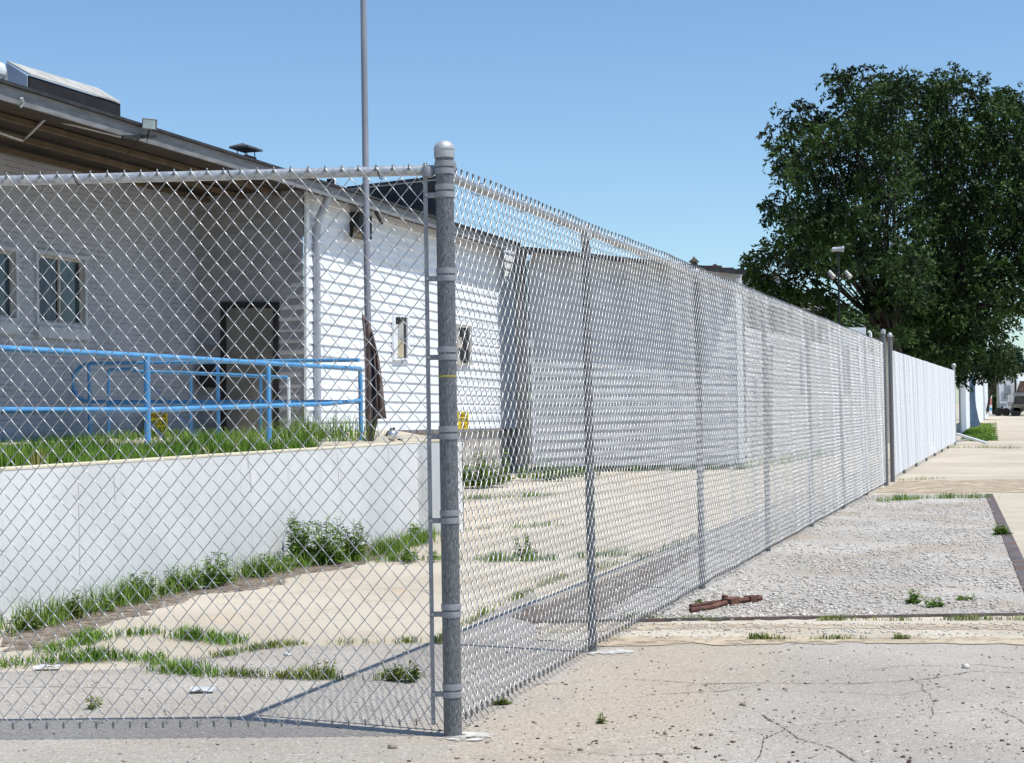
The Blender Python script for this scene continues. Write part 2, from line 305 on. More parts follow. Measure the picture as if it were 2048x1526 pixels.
def stripe(pxs, w, name, mat, z=.006, jit=.01, wpx=None, sub=.10):
    P = [G(*p) for p in pxs]; pts = []
    for i in range(len(P)-1):
        k = max(1, int(np.linalg.norm(P[i+1]-P[i])/sub))
        for j in range(k): pts.append(P[i]+(P[i+1]-P[i])*j/k+(A_([rng.normal()*jit, rng.normal()*jit, 0]) if (i+j) else 0))
    pts.append(P[-1]); pts = A_(pts); t = np.gradient(pts, axis=0); t /= np.linalg.norm(t, axis=1)[:, None]; s = np.stack([-t[:, 1], t[:, 0], 0*t[:, 0]], 1)
    ww = w*(.5+rng.random(len(pts)))[:, None] if jit else np.full((len(pts), 1), w); a = pts+s*ww; b = pts-s*ww; a[:, 2] = b[:, 2] = z
    return np.vstack([a, b]), [(i, i+1, len(pts)+i+1, len(pts)+i) for i in range(len(pts)-1)]
cr = MB()
for pth, w in [([(1245, 1360), (1400, 1370), (1560, 1368), (1700, 1370), (1830, 1364), (1950, 1345), (2048, 1348)], .004), ([(1290, 1392), (1440, 1385), (1520, 1372)], .003),
               ([(1525, 1432), (1570, 1462), (1600, 1480), (1660, 1500), (1720, 1532)], .005), ([(1700, 1345), (1830, 1333), (1960, 1332), (2048, 1342)], .003),
               ([(1640, 1385), (1800, 1392), (1900, 1375)], .0025), ([(0, 1378), (150, 1376), (300, 1382)], .003), ([(1160, 1366), (1040, 1372), (960, 1380)], .003),
               ([(1990, 1420), (2048, 1450)], .003), ([(1400, 1370), (1430, 1385), (1500, 1382)], .0025), ([(1830, 1364), (1870, 1400), (1860, 1440)], .002), ([(1570, 1462), (1530, 1480), (1510, 1526)], .002), ([(1100, 1500), (1240, 1515), (1400, 1508)], .002), ([(300, 1400), (340, 1440), (470, 1432)], .002)]:
    cr.add(*stripe(pth, w, '', None, .0075, .008))
for pth, w in [([(1790, 966), (2048, 962)], .012), ([(1830, 902), (2048, 897)], .02), ([(1700, 1027), (1860, 1033), (1950, 1030)], .01), ([(940, 1000), (1400, 972)], .012), ([(900, 1190), (800, 1178), (420, 1196)], .006), ([(600, 1210), (450, 1193)], .005), ([(1990, 930), (2048, 926)], .01)]:
    cr.add(*stripe(pth, w, '', None, .0125, .02))
o = cr.build('pavement_cracks', MT['crack']); tag(o, kind='structure')
wl = MB(); wl.add(*stripe([(1200, 1486), (1450, 1465), (1700, 1443), (2048, 1413), (2300, 1392)], .020, '', None, .0085, .002)); tag(wl.build('road_marking', MT['paintline']), kind='structure')
st = thing('steel_edging', pA, 'worn brown steel angle bordering the gravel pit beside the concrete strip', 'steel edging')
b = MB(); b.bx(pA+A_([0, 0, .008]), pB+A_([0, 0, .008]), .012, .014); b.build('front_angle', MT['steel'], st)
b = MB(); b.bx(G(1975, 990)+A_([.02, 0, .004]), pB+A_([.02, -.01, .004]), .05, .014); b.build('side_angle', MT['steel'], st)

# ---------------------------------------------------------------- chain link
def wires(P0, dirv, nn, i0, i1, w, h, half, zb, front, rad, sides, sub, amp, ph=0, wav=.004, ztop=None, L=1.):
    """vertical zigzag wires i0..i1; returns verts, quads. front '\\' or '/' is the strand on the viewer's side"""
    N = i1-i0; I = np.arange(i0, i1); K = half+1
    k = np.arange(K); side = (k[None, :]+I[:, None]) % 2                   # 0 left, 1 right
    X = I[:, None]*w/2+side*w/2; Z = zb+k[None, :]*h/2+0*X
    pts = []; offs = []
    fr = np.array([.12, .88]) if sub else np.array([])
    for j in range(K-1):
        xa, xb, za, zc = X[:, j], X[:, j+1], Z[:, j], Z[:, j+1]; slash = xb > xa     # going up and to the right: '/'
        s_ = np.where(slash, 1., -1.)*(1 if front == '/' else -1)
        pts.append((xa, za, 0*xa));
        for f in fr: pts.append((xa+(xb-xa)*f, za+(zc-za)*f, s_*amp))
    pts.append((X[:, -1], Z[:, -1], 0*X[:, -1]))
    xx = np.stack([p[0] for p in pts], 1); zz = np.stack([p[1] for p in pts], 1); oo = np.stack([p[2] for p in pts], 1)
    oo = oo+wav*(np.sin(xx*2.1+ph)+.6*np.sin(xx*5.3+zz*2.2+ph)+.4*np.sin(xx*11+zz*3+1))
    xx = xx+.0016*np.sin(zz*4+xx*7)+.0010*np.sin(zz*17+xx*23)
    if ztop is not None: zz = zb+(zz-zb)+(xx/L)*ztop*(zz-zb)/(half*h/2)+(xx/L)*ztop*.4
    P = np.asarray(P0)[None, None, :]+xx[..., None]*dirv+zz[..., None]*ZU+oo[..., None]*nn
    T = np.gradient(P, axis=1); T /= np.linalg.norm(T, axis=2)[..., None]
    b1 = nn-np.sum(T*nn, axis=2)[..., None]*T; b1 /= np.linalg.norm(b1, axis=2)[..., None]; b2 = np.cross(T, b1)
    an = 2*math.pi*np.arange(sides)/sides
    V = P[:, :, None, :]+rad*(np.cos(an)[None, None, :, None]*b1[:, :, None, :]+np.sin(an)[None, None, :, None]*b2[:, :, None, :])
    KK = P.shape[1]; base = (np.arange(N)[:, None, None]*KK+np.arange(KK-1)[None, :, None])*sides; j = np.arange(sides)[None, None, :]; j2 = (j+1) % sides
    Q = np.stack([base+j, base+j2, base+sides+j2, base+sides+j], -1).reshape(-1, 4)
    return V.reshape(-1, 3), Q, P
def join(parts):
    vs, qs, c = [], [], 0
    for V, Q in parts: vs.append(V); qs.append(Q+c); c += len(V)
    return np.vstack(vs), np.vstack(qs)
C0 = G(906, 1474); C0[2] = 0
Wd, Hh, HALF = .0680, .0826, 54
cf = thing('chain_link_fence', C0, 'tall galvanised chain link fence turning the corner at the thick capped grey post in front', 'chain link fence')
uL = unit(G(0, 1490)-C0); uL = unit(A_([-1., .03, 0])); nL = A_([uL[1], -uL[0], 0]); nL = nL if nL[1] < 0 else -nL
PLeft = C0+uL*.075
# knuckle hooks at top and bottom ends
def knuckles(P, dirv, nn, rad, top=True, bot=True, sides=5, every=2, size=.010):
    parts = []
    for side_i, doit in ((-1, top), (0, bot)):
        if not doit: continue
        E = P[:, side_i, :]; sg = 1 if side_i == -1 else -1
        a = E-sg*ZU*size*1.1+nn*rad; m_ = E+sg*ZU*size*.5; c = E-sg*ZU*size*1.6-nn*rad*1.5+dirv*size*.25
        PP = np.stack([a, m_+nn*rad, m_+sg*ZU*size*.3-nn*rad*.2, m_-nn*rad*1.5, c], 1); T = np.gradient(PP, axis=1); T /= np.linalg.norm(T, axis=2)[..., None]
        b1 = np.broadcast_to(dirv, T.shape)-np.sum(T*dirv, axis=2)[..., None]*T; b1 /= np.linalg.norm(b1, axis=2)[..., None]; b2 = np.cross(T, b1)
        an = 2*math.pi*np.arange(sides)/sides; V = PP[:, :, None, :]+rad*1.15*(np.cos(an)[None, None, :, None]*b1[:, :, None, :]+np.sin(an)[None, None, :, None]*b2[:, :, None, :])
        N, KK = PP.shape[:2]; base = (np.arange(N)[:, None, None]*KK+np.arange(KK-1)[None, :, None])*sides; j = np.arange(sides)[None, None, :]; j2 = (j+1) % sides
        parts.append((V.reshape(-1, 3), np.stack([base+j, base+j2, base+sides+j2, base+sides+j], -1).reshape(-1, 4)))
    return parts
nLw = int(2.9/(Wd/2))
V, Q, P = wires(PLeft, uL, nL, 0, nLw, Wd, Hh, HALF, .058, '/', .00200, 6, True, .0035, wav=.003)
pr = [(V, Q)]+knuckles(P, uL, nL, .0030)
V, Q = join(pr); fast_mesh('wire_mesh', V, Q, MT['wire'], cf, True)
def tpos(t): return C0+u*(6.38*t/u[1])
PR = C0+u*.05+n*.008; Lrun = np.linalg.norm(tpos(3.0)-C0)-.05; nR = int(Lrun/(Wd/2)); n1 = int(7/(Wd/2))
parts = []
V, Q, P = wires(PR, u, n, 0, n1, Wd, Hh, HALF, .058, '/', .00195, 5, True, .0048, wav=.007); parts.append((V, Q)); parts += knuckles(P, u, n, .0024, size=.013)
V, Q, P = wires(PR, u, n, n1, nR, Wd, Hh, HALF, .058, '/', .0020, 4, True, .0048, wav=.0055); parts.append((V, Q)); parts += knuckles(P, u, n, .0026, sides=4, size=.013)
V, Q = join(parts); fast_mesh('wire_mesh', V, Q, MT['wire'], cf, True)
# corner post
b = MB(); b.tube([C0+ZU*-.05, C0+ZU*1.2, C0+ZU*2.345], .0365, 28); cp = b.build('corner_post', MT['post'], cf, True)
b = MB(); b.lathe(C0, [(.0405, 2.318), (.0415, 2.322), (.0405, 2.350), (.0425, 2.352), (.0425, 2.358), (.037, 2.372), (.024, 2.384), (.008, 2.389)], 28); b.build('post_cap', MT['cap'], cp, True)
bw = MB(); bw.lathe(C0, [(.0368, 1.4370), (.0372, 1.4385), (.0372, 1.4435), (.0368, 1.445)], 28)
MT['yellowmark'] = surf('yellow_chalk_mark', (.30, .28, .05), (.45, .42, .10), 60, .8); bw.build('chalk_mark', MT['yellowmark'], cp, True)
def zat(py): return (1474-py)/500.*1.0
for y in (330, 377, 545, 703, 862, 1030, 1217, 1376):
    for k_, (dy, dirv) in enumerate(((-3, u), (12, uL))):
        z = zat(y+dy); b = MB(); b.lathe(C0, [(.0368, z-.0115), (.0395, z-.011), (.0400, z), (.0395, z+.011), (.0368, z+.0115)], 28)
        nn_ = n if k_ == 0 else nL; e = C0+dirv*.0375+ZU*z
        if y > 340:
            b.box(e+dirv*.020, dirv*.024, nn_*.0022, ZU*.0105)
            b.tube([e+dirv*.036-nn_*.012, e+dirv*.036+nn_*.013], .0042, 8); b.tube([e+dirv*.036+nn_*.006, e+dirv*.036+nn_*.014], .0075, 6)
        else: b.lathe(e+dirv*.03, [(.001, -.024), (.022, -.02), (.026, 0), (.022, .02), (.001, .024)], 12)
        b.build('brace_band', MT['band'], cp, True)
for dirv, P_, nn_ in ((uL, C0+uL*.078, nL), (u, C0+u*.078, n)):
    b = MB(); b.box(P_+ZU*1.175, dirv*.0085, nn_*.0022, ZU*1.125); b.build('tension_bar', MT['band'], cf)
b = MB(); b.tube([C0+uL*.035+ZU*2.275-nL*.026, C0+uL*3.1+ZU*2.262-nL*.026], .021, 16); tr = b.build('top_rail', MT['rail'], cf, True)
for d in (.27, .87, 1.50, 2.12):
    c = C0+uL*d+ZU*(2.272)-nL*.026; ties = MB(); ties.tube([c+nL*.032*math.cos(a)+ZU*.028*math.sin(a)+uL*.012*math.sin(a/2) for a in np.linspace(-2.6, 3.2, 14)], .0022, 5); ties.build('tie_wire', MT['black'], tr, True)
b = MB(); b.tube([C0+u*.035+ZU*2.262-n*.026, C0+u*3.05+ZU*2.255-n*.026, C0+u*(Lrun+.1)+ZU*2.25-n*.026], .021, 14); tr2 = b.build('top_rail', MT['rail'], cf, True)
for d in np.arange(.5, Lrun, .62):
    c = C0+u*d+ZU*2.258-n*.026; ties = MB(); ties.tube([c+n*.034*math.cos(a)+ZU*.028*math.sin(a)+u*.012*math.sin(a/2) for a in np.linspace(-2.6, 3.2, 12)], .0024, 4); ties.build('tie_wire', MT['wire'], tr2, True)
for t in (.335, .783, 1.233, 1.68, 2.13, 2.58):
    P_ = tpos(t)-n*.028; b = MB(); b.tube([P_-ZU*.03, P_+ZU*2.235], .024, 14); lp = b.build('line_post', MT['post'], cf, True)
    b = MB(); b.lathe(P_, [(.026, 2.20), (.029, 2.21), (.029, 2.235), (.030, 2.28), (.020, 2.292), (.004, 2.296)], 14); b.build('loop_cap', MT['cap'], lp, True)
def splash(P, r, parent):
    k = 26; an = np.linspace(0, 2*math.pi, k, endpoint=False); rr = r*(.75+.45*rng.random(k)); pts = [P+A_([rr[i]*1.3*math.cos(an[i]), rr[i]*1.1*math.sin(an[i]), 0]) for i in range(k)]
    b = MB(); inner = [P+(p-P)*.6+ZU*.0108 for p in pts]; pts = [p+ZU*.0095 for p in pts]
    b.add(pts+inner+[P+ZU*.0115], [(i, (i+1) % k, k+(i+1) % k, k+i) for i in range(k)]+[(k+i, k+(i+1) % k, 2*k) for i in range(k)]); b.build('concrete_footing', MT['footing'], parent, True)
splash(C0+A_([.06, -.03, 0]), .085, cf)
for t in (.335, .783, 1.233): splash(tpos(t)+n*.08, .10, cf)
Pe = tpos(3.02); b = MB(); b.tube([Pe, Pe+ZU*2.46], .0365, 16); ep = b.build('end_post', MT['post'], cf, True)
b = MB(); b.lathe(Pe, [(.041, 2.44), (.042, 2.47), (.035, 2.50), (.008, 2.515)], 16); b.build('post_cap', MT['cap'], ep, True)
# far run
Fs = tpos(3.21); Fe = tpos(6.75); cg = thing('chain_link_fence', Fs, 'distant chain link fence run beyond the gap between two tall posts, raised off the ground', 'chain link fence')
LB = np.linalg.norm(Fe-Fs); nB = int(LB/(Wd/2))
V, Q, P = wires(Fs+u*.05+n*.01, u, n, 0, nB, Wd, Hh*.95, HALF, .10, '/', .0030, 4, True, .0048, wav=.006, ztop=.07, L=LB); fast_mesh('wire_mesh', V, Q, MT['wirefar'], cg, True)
b = MB(); b.tube([Fs+ZU*2.17-n*.03, Fe+ZU*2.29-n*.03], .021, 10); b.build('top_rail', MT['rail'], cg, True)
for i, s in enumerate(np.linspace(0, 1, 8)):
    P_ = Fs+(Fe-Fs)*s-n*(.0 if i in (0, 7) else .06); hgt = 2.47 if i == 0 else (2.42 if i == 7 else 2.2+.1*s); r = .0365 if i in (0, 7) else .026
    b = MB(); b.tube([P_, P_+ZU*hgt], r, 14); lp = b.build('end_post' if i in (0, 7) else 'line_post', MT['post'] if i < 7 else MT['rail'], cg, True)
    b = MB(); rr = r*1.2 if i < 7 else .07; b.lathe(P_, [(rr, hgt-.03), (rr*1.05, hgt), (rr*.7, hgt+.03), (.004, hgt+.045)] if i < 7 else [(rr*.5, hgt-.02), (rr, hgt+.02), (rr, hgt+.08), (rr*.5, hgt+.12)], 14); b.build('post_cap', MT['cap'], lp, True)

# ---------------------------------------------------------------- terrace and retaining wall
RW0 = G(0, 1252); ZT = .972
Pm = RW0-u*3.0; cor = onp(838, 1071, RW0); cor[2] = 0; Lw = np.dot(cor-Pm, u)
rw = thing('retaining_wall', cor, 'long low whitewashed concrete retaining wall holding up the grassy terrace', 'retaining wall')
b = MB(); a_ = unit(A_([1., .12, 0])); th = .22; e2 = cor+a_*.30
b.prism([Pm, cor, cor+v*th, Pm+v*th], ZU*ZT); b.build('wall_face', MT['wallw'], rw)
b = MB(); b.prism([cor-a_*.0+u*.003, e2, e2+u*.5, cor+v*th+u*.5, cor+v*th+u*.003], ZU*(ZT-.002)); b.build('wall_end', MT['wallw'], rw)
b = MB(); b.bx(Pm+v*(th/2)+ZU*(ZT+.006), cor+v*(th/2)+ZU*(ZT+.006), th/2+.003, .006); b.bx(cor+v*.1+a_*.1+ZU*(ZT+.012)+u*.13, e2+ZU*(ZT+.012)+u*.12, .125, .011); b.build('coping', MT['coping'], rw)
b = MB()
for px, y0, y1, w in ((157, 950, 1150, .006), (228, 950, 1000, .005), (675, 905, 968, .006), (776, 893, 930, .007), (840, 895, 985, .006), (495, 905, 935, .02), (500, 940, 985, .012)):
    a1, a2 = onp(px, y0, cor+n*.002), onp(px+3, y1, cor+n*.002); b.bx(a1, a2, w*.6, .0008, up=n)
b.build('stain_streaks', surf('rusty_streak', (.50, .47, .42), (.60, .57, .53), 30, .9), rw)
WP = atY(610, 866, 24.2); AP = WP+v*1.83; EP = WP+n*.37
# terrace surface: from the retaining wall back to the building line
def terr(P, z): P = A_(P, dtype=float).copy(); P[2] = z; return P
t0 = terr(Pm+v*.2, ZT-.02); t1 = terr(cor+v*.2+u*.4, ZT-.02); t2 = terr(WP+u*12+v*.0, 1.0); t3 = terr(AP-u*14, 1.02); t4 = terr(WP+u*.0, 1.01)
tb = MB(); tb.add([t0, t1, terr(e2+u*.6, ZT-.02), terr(WP+u*3.4+n*.02, 1.005), terr(AP+u*.2+v*.2, 1.02), t3], [(0, 1, 4, 5), (1, 2, 3, 4)])
tag(tb.build('terrace', MT['stripc']), kind='structure')
def tz(P):    # terrace height
    d0 = np.dot(P-RW0, v); d1 = np.dot(AP-RW0, v); return ZT-.02+.06*min(1, max(0, d0/d1))
e3 = e2+u*.5
tag((lambda b: (b.quad(e2+u*.52+ZU*(ZT-.03), terr(WP+u*3.4+n*.02, ZT-.0), terr(WP+u*3.4+n*.02, 0), e2+u*.52), b.build('terrace_bank', MT['stone']))[1])(MB()), kind='structure')

# ---------------------------------------------------------------- the building
bl = thing('warehouse', terr(WP, 0), 'long low building with painted brick and white lapped siding behind the blue railing', 'building')
def lapped(Pb0, Pb1, Pt0, Pt1, nn, nb, mat, name, parent, lap=.014):
    """lapped boards ruled between a bottom edge and a top edge"""
    b = MB(); Pb0, Pb1, Pt0, Pt1 = map(A_, (Pb0, Pb1, Pt0, Pt1))
    for i in range(nb):
        f0, f1 = i/nb, (i+1)/nb; a, c = Pb0+(Pt0-Pb0)*f0, Pb1+(Pt1-Pb1)*f0; d, e = Pb0+(Pt0-Pb0)*f1, Pb1+(Pt1-Pb1)*f1
        j0 = rng.normal()*.0015; b.quad(a+nn*(lap+j0), c+nn*(lap-j0), e, d); b.quad(a, c, c+nn*(lap-j0), a+nn*(lap+j0))
    if name == 'siding' and parent.name == 'warehouse':
        for i in range(nb):
            for _ in range(2):
                g_ = rng.random(); f0, f1 = i/nb, (i+.96)/nb; a = Pb0+(Pb1-Pb0)*g_; d = Pt0+(Pt1-Pt0)*g_; p, q2 = a+(d-a)*f0+nn*(lap+.001), a+(d-a)*f1+nn*.003; uu = unit(Pb1-Pb0)*.006; joints.append((p-uu, p+uu, q2+uu, q2-uu))
        k_ = len(b.f); [b.quad(*jj) for jj in joints]; o = b.build(name, mat, parent); o.data.materials.append(MT['jointp']); [setattr(p, 'material_index', 1) for p in o.data.polygons[k_:]]; return o
    return b.build(name, mat, parent)
joints = []
W0b = onp(612, 865.5, WP); W1b = onp(1034, 856, WP); W0t = onp(612, 352, WP); W1t = onp(1034, 497, WP)
nb = 23
lapped(W0b, W1b, W0t, W1t, n, nb, MT['siding'], 'siding', bl, .022)
b = MB(); b.quad(terr(W0b+v*.004, 0), terr(W1b+v*.004, 0), W1b+v*.004, W0b+v*.004); b.build('foundation', MT['stone'], bl)
b = MB(); b.bx(onp(612, 868, WP+n*.03), onp(1034, 858.5, WP+n*.03), .03, .03); b.build('sill_board', surf('weathered_sill', (.10, .09, .085), (.22, .20, .19), 5, .9), bl)
b = MB(); b.box((W0b+W0t)/2+n*.012-u*.004, u*.05, n*.02, (W0t-W0b)/2); b.build('corner_trim', MT['trim'], bl)
# return wall with door (perpendicular to the long wall)
R0b = W0b+v*.0; R1b = W0b+v*1.83; R0t = terr(R0b, W0t[2]); R1t = terr(R1b, W0t[2])
lapped(R1b-u*.0, R0b, R1t, R0t, -u, nb, surf('weathered_shade_toned_siding', (.26, .255, .27), (.34, .335, .35), 2.5, .8, bump=.2, bscale=25, stretch=(1, 1, 3), stain=((.25, .22, .20), 4, .60, .72)), 'return_siding', bl, .022)  # white siding darkened in its base colour for recess shade; stains are weathering
def onR(px, py, o=.0): return onp(px, py, R0b-u*o, u)
def rect_on(fn, x0, y0, x1, y1, o): return [fn(x0, y1, o), fn(x1, y1, o), fn(x1, y0, o), fn(x0, y0, o)]
b = MB(); q4 = rect_on(onR, 452, 616, 546, 872, .045); b.prism(q4, u*.02); dr = b.build('door', MT['door'], bl)
b = MB(); b.prism(rect_on(onR, 441, 604, 556, 616, .07), u*.06); b.prism(rect_on(onR, 441, 616, 452, 872, .06), u*.05); b.prism(rect_on(onR, 546, 616, 556, 872, .06), u*.05); b.build('door_frame', MT['black'], bl)
b = MB(); b.tube([onR(462, 745, .06), onR(462, 745, .09), onR(468, 745, .09)], .012, 8); b.build('handle', MT['silver'], dr, True)
b = MB(); b.prism(rect_on(onR, 399, 728, 440, 775, .16), u*.13); b.build('meter_box', MT['black'], bl)
b = MB(); b.prism(rect_on(onR, 399, 693, 440, 698, .14), u*.12); b.build('wall_shelf', MT['fascia'], bl)
# painted brick wall with two windows
zA0, zA1 = .9, 4.86
def onA(px, py, o=0.): return onp(px, py, AP+n*o)
def sA(P): return float(np.dot(P-AP, u))
wins = [(68, 508, 168, 648), (-75, 491, 30, 634)]
holes = []
for x0, y0, x1, y1 in wins:
    a, c = onA(x0+7, y1-4), onA(x1, y0+10); holes.append((sA(a), sA(c), onA((x0+x1)/2, y1, 0)[2], onA((x0+x1)/2, y0+4, 0)[2]))
ss = sorted({-16., sA(R1b)+.03}|{h[0] for h in holes}|{h[1] for h in holes}); zs = sorted({zA0, zA1}|{h[2] for h in holes}|{h[3] for h in holes})
b = MB()
for i in range(len(ss)-1):
    for j in range(len(zs)-1):
        cx, cz = (ss[i]+ss[i+1])/2, (zs[j]+zs[j+1])/2
        if any(h[0] < cx < h[1] and h[2] < cz < h[3] for h in holes): continue
        f = lambda s, z: terr(AP+u*s, z); b.quad(f(ss[i], zs[j]), f(ss[i+1], zs[j]), f(ss[i+1], zs[j+1]), f(ss[i], zs[j+1]))
b.build('brick_wall', MT['brick'], bl)
for k_, h in enumerate(holes):
    s0, s1, z0, z1 = h; f = lambda s, z, o=0.: terr(AP+u*s, z)+n*o; cs, cz = (s0+s1)/2, (z0+z1)/2
    b = MB(); w_ = .045
    for (a, c, d, e) in ((s0-w_, z0-w_, s0+.01, z1+w_), (s1-.01, z0-w_, s1+w_, z1+w_), (s0+.01, z1-.01, s1-.01, z1+w_), (s0+.01, z0-w_, s1-.01, z0+.01)): b.prism([f(a, c, -.08), f(d, c, -.08), f(d, e, -.08), f(a, e, -.08)], n*.105)
    wf = b.build('window', MT['framew'], bl)
    b = MB()
    for (a, c, d, e) in ((s0+.01, z0+.01, s0+.04, z1-.01), (s1-.04, z0+.01, s1-.01, z1-.01), (s0+.04, z1-.045, s1-.04, z1-.01), (s0+.04, z0+.01, s1-.04, z0+.04), (cs-.005, z0+.04, cs+.03, z1-.045)): b.prism([f(a, c, -.07), f(d, c, -.07), f(d, e, -.07), f(a, e, -.07)], n*.035)
    b.build('sash', MT['frame'], wf)
    b = MB(); b.quad(f(s0, z0, -.06), f(s1, z0, -.06), f(s1, z1, -.06), f(s0, z1, -.06)); b.build('pane', MT['glass'], wf)
    b = MB(); b.prism([f(s0-.06, z0-.20, 0.002), f(s1+.05, z0-.20, 0.002), f(s1+.05, z0-.05, 0.002), f(s0-.06, z0-.05, 0.002)], n*.06); b.build('sill', MT['framew'], wf)
    b = MB(); b.quad(f(s0+.04, z0+.04, -.055), f(cs-.06, z0+.04, -.055), f(cs-.10, z1-.05, -.055), f(s0+.04, z1-.05, -.055)); b.build('curtain', MT['curtain'], wf)
# windows of the sided wall
def onW(px, py, o=0.): return onp(px, py, WP+n*o)
for k_, (x0, y0, x1, y1) in enumerate(((787, 631, 813, 719), (913, 652, 938, 729))):
    b = MB(); b.prism([onW(x0-1, y1, .024), onW(x1+1, y1-1, .024), onW(x1+1, y0+2, .024), onW(x0-1, y0, .024)], n*.006); wf = b.build('window', MT['black'], bl)
    b = MB()
    for xa, xb in ((x0-3, x0), (x1-2, x1+2)): b.prism([onW(xa, y1+1, .02), onW(xb, y1+1, .02), onW(xb, y0, .02), onW(xa, y0, .02)], n*.04)
    b.prism([onW(x0, y1+2, .02), onW(x1-2, y1+1, .02), onW(x1-2, y1-3, .02), onW(x0, y1-2, .02)], n*.04); b.prism([onW(x0, y0+3, .02), onW(x1-2, y0+4, .02), onW(x1-2, y0, .02), onW(x0, y0-1, .02)], n*.03); b.build('frame', MT['frame'] if k_ else MT['trim'], wf)
    b = MB()
    if k_ == 0:
        b.prism([onW(x0+7, y1-4, .03), onW(x1-6, y1-4, .03), onW(x1-6, y0+50, .03), onW(x0+7, y0+50, .03)], n*.006); b.build('lower_board', surf('yellowed_board', (.42, .36, .24), (.52, .46, .33), 4, .8), wf)
        b = MB(); b.prism([onW(x0+9, y1-38, .03), onW(x1-6, y1-38, .03), onW(x1-6, y0+12, .03), onW(x0+9, y0+18, .03)], n*.004); b.build('curtain', surf('grey_curtain', (.28, .28, .27), (.40, .40, .38), 4, .8), wf)
        b = MB(); b.prism([onW(x0+1, y1-3, .03), onW(x0+6, y1-3, .03), onW(x0+7, y0+18, .03), onW(x0+3, y0+18, .03)], n*.02); b.build('broken_sash', MT['trim'], wf)
    else:
        b.prism([onW(x0+0, y0+48, .03), onW(x0+10, y0+40, .03), onW(x0+9, y0+22, .03), onW(x0+3, y0+26, .03)], n*.006); b.prism([onW(x0+1, y1-2, .03), onW(x0+8, y1-2, .03), onW(x0+6, y1-18, .03)], n*.006); b.build('torn_curtain', surf('tan_curtain', (.45, .40, .33), (.60, .55, .47), 6, .9), wf)
# roof: fascia, soffit, beams
def onE(px, py, o=0.): return onp(px, py, EP+n*o)
def roofy(x): return 160+.3165*x
e0 = onE(-120, roofy(-120)); e1 = onE(1040, 487); fz0 = onE(0, roofy(0)+8)[2]; zt = (e0[2]+e1[2])/2; print('eave z', e0[2], e1[2], onE(500, roofy(500))[2], zA1)
eL = EP-u*16; eR = e1
def ez(P): f = np.dot(P-e0, u)/np.dot(e1-e0, u); return e0[2]+(e1[2]-e0[2])*f
E0 = terr(eL, ez(eL)); E1 = terr(e1, e1[2])
b = MB(); b.prism([E0-ZU*.035, E1-ZU*.035, E1-ZU*.20, E0-ZU*.20], v*.03); b.build('fascia', MT['fascia'], bl)
b = MB(); rs = 10; b.prism([E0+n*.05, E1+n*.05, E1+n*.05-ZU*.034, E0+n*.05-ZU*.034], v*.10); b.prism([E0+v*.051, E1+v*.051, E1+v*rs+ZU*.9, E0+v*rs+ZU*.9], -ZU*.04)
rf = b.build('roof', MT['roof'], bl)
zs_ = .10
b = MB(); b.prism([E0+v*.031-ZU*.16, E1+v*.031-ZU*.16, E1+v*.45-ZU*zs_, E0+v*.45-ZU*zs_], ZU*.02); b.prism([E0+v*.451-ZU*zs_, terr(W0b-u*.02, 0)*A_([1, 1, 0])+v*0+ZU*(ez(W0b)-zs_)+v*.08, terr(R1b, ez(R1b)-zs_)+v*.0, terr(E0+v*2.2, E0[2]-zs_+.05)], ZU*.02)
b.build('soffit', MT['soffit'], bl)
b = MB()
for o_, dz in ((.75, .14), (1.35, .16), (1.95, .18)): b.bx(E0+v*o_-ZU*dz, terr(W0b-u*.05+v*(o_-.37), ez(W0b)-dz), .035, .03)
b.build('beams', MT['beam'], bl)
b = MB(); pts = [onp(-60, 260, AP+n*.05), onp(0, 276, AP+n*.05), onp(225, 337, AP+n*.05), onp(390, 384, AP+n*.05)]; b.tube(pts, .016, 8); b.build('red_pipe', MT['rustline'], bl, True)
b = MB(); b.tube([onE(-40, 252, -.9), onE(45, 281, -.9), onE(60, 268, -.8), onE(88, 240, -.6), onE(98, 238, -.6), onE(240, 273, -.15), onE(285, 272, .0)], .016, 8); b.build('conduit', MT['cap'], bl, True)
b = MB(); b.tube([onE(660, 382, -.05), onE(655, 398, -.08), onE(636, 440, -.25), onW(633, 470, .06), onW(635, 840, .06), onW(633, 852, .12)], .058, 12); b.build('downspout', surf('grey_downspout', (.34, .36, .41), (.42, .44, .49), 3, .5, .2), bl, True)
b = MB(); b.tube([onE(43, 196, .05), onE(46, 206, .04), onE(40, 214, .02)], .02, 8); b.build('soffit_spout', MT['cap'], bl, True)
# W eave brackets and lamp box
b = MB(); b.prism([onW(700, 474, .02), onW(726, 480, .02), onW(726, 432, .02), onW(700, 424, .02)], n*.16); lb = b.build('wall_lamp', MT['black'], bl)
b = MB(); b.prism([onW(705, 474, .185), onW(724, 478, .185), onW(722, 458, .185), onW(707, 452, .185)], n*.01); b.build('lamp_lens', MT['beam'], lb)
b = MB(); b.bx(onE(748, 418, -.05), onE(764, 447, -.03), .02, .02); b.build('eave_bracket', MT['black'], bl)
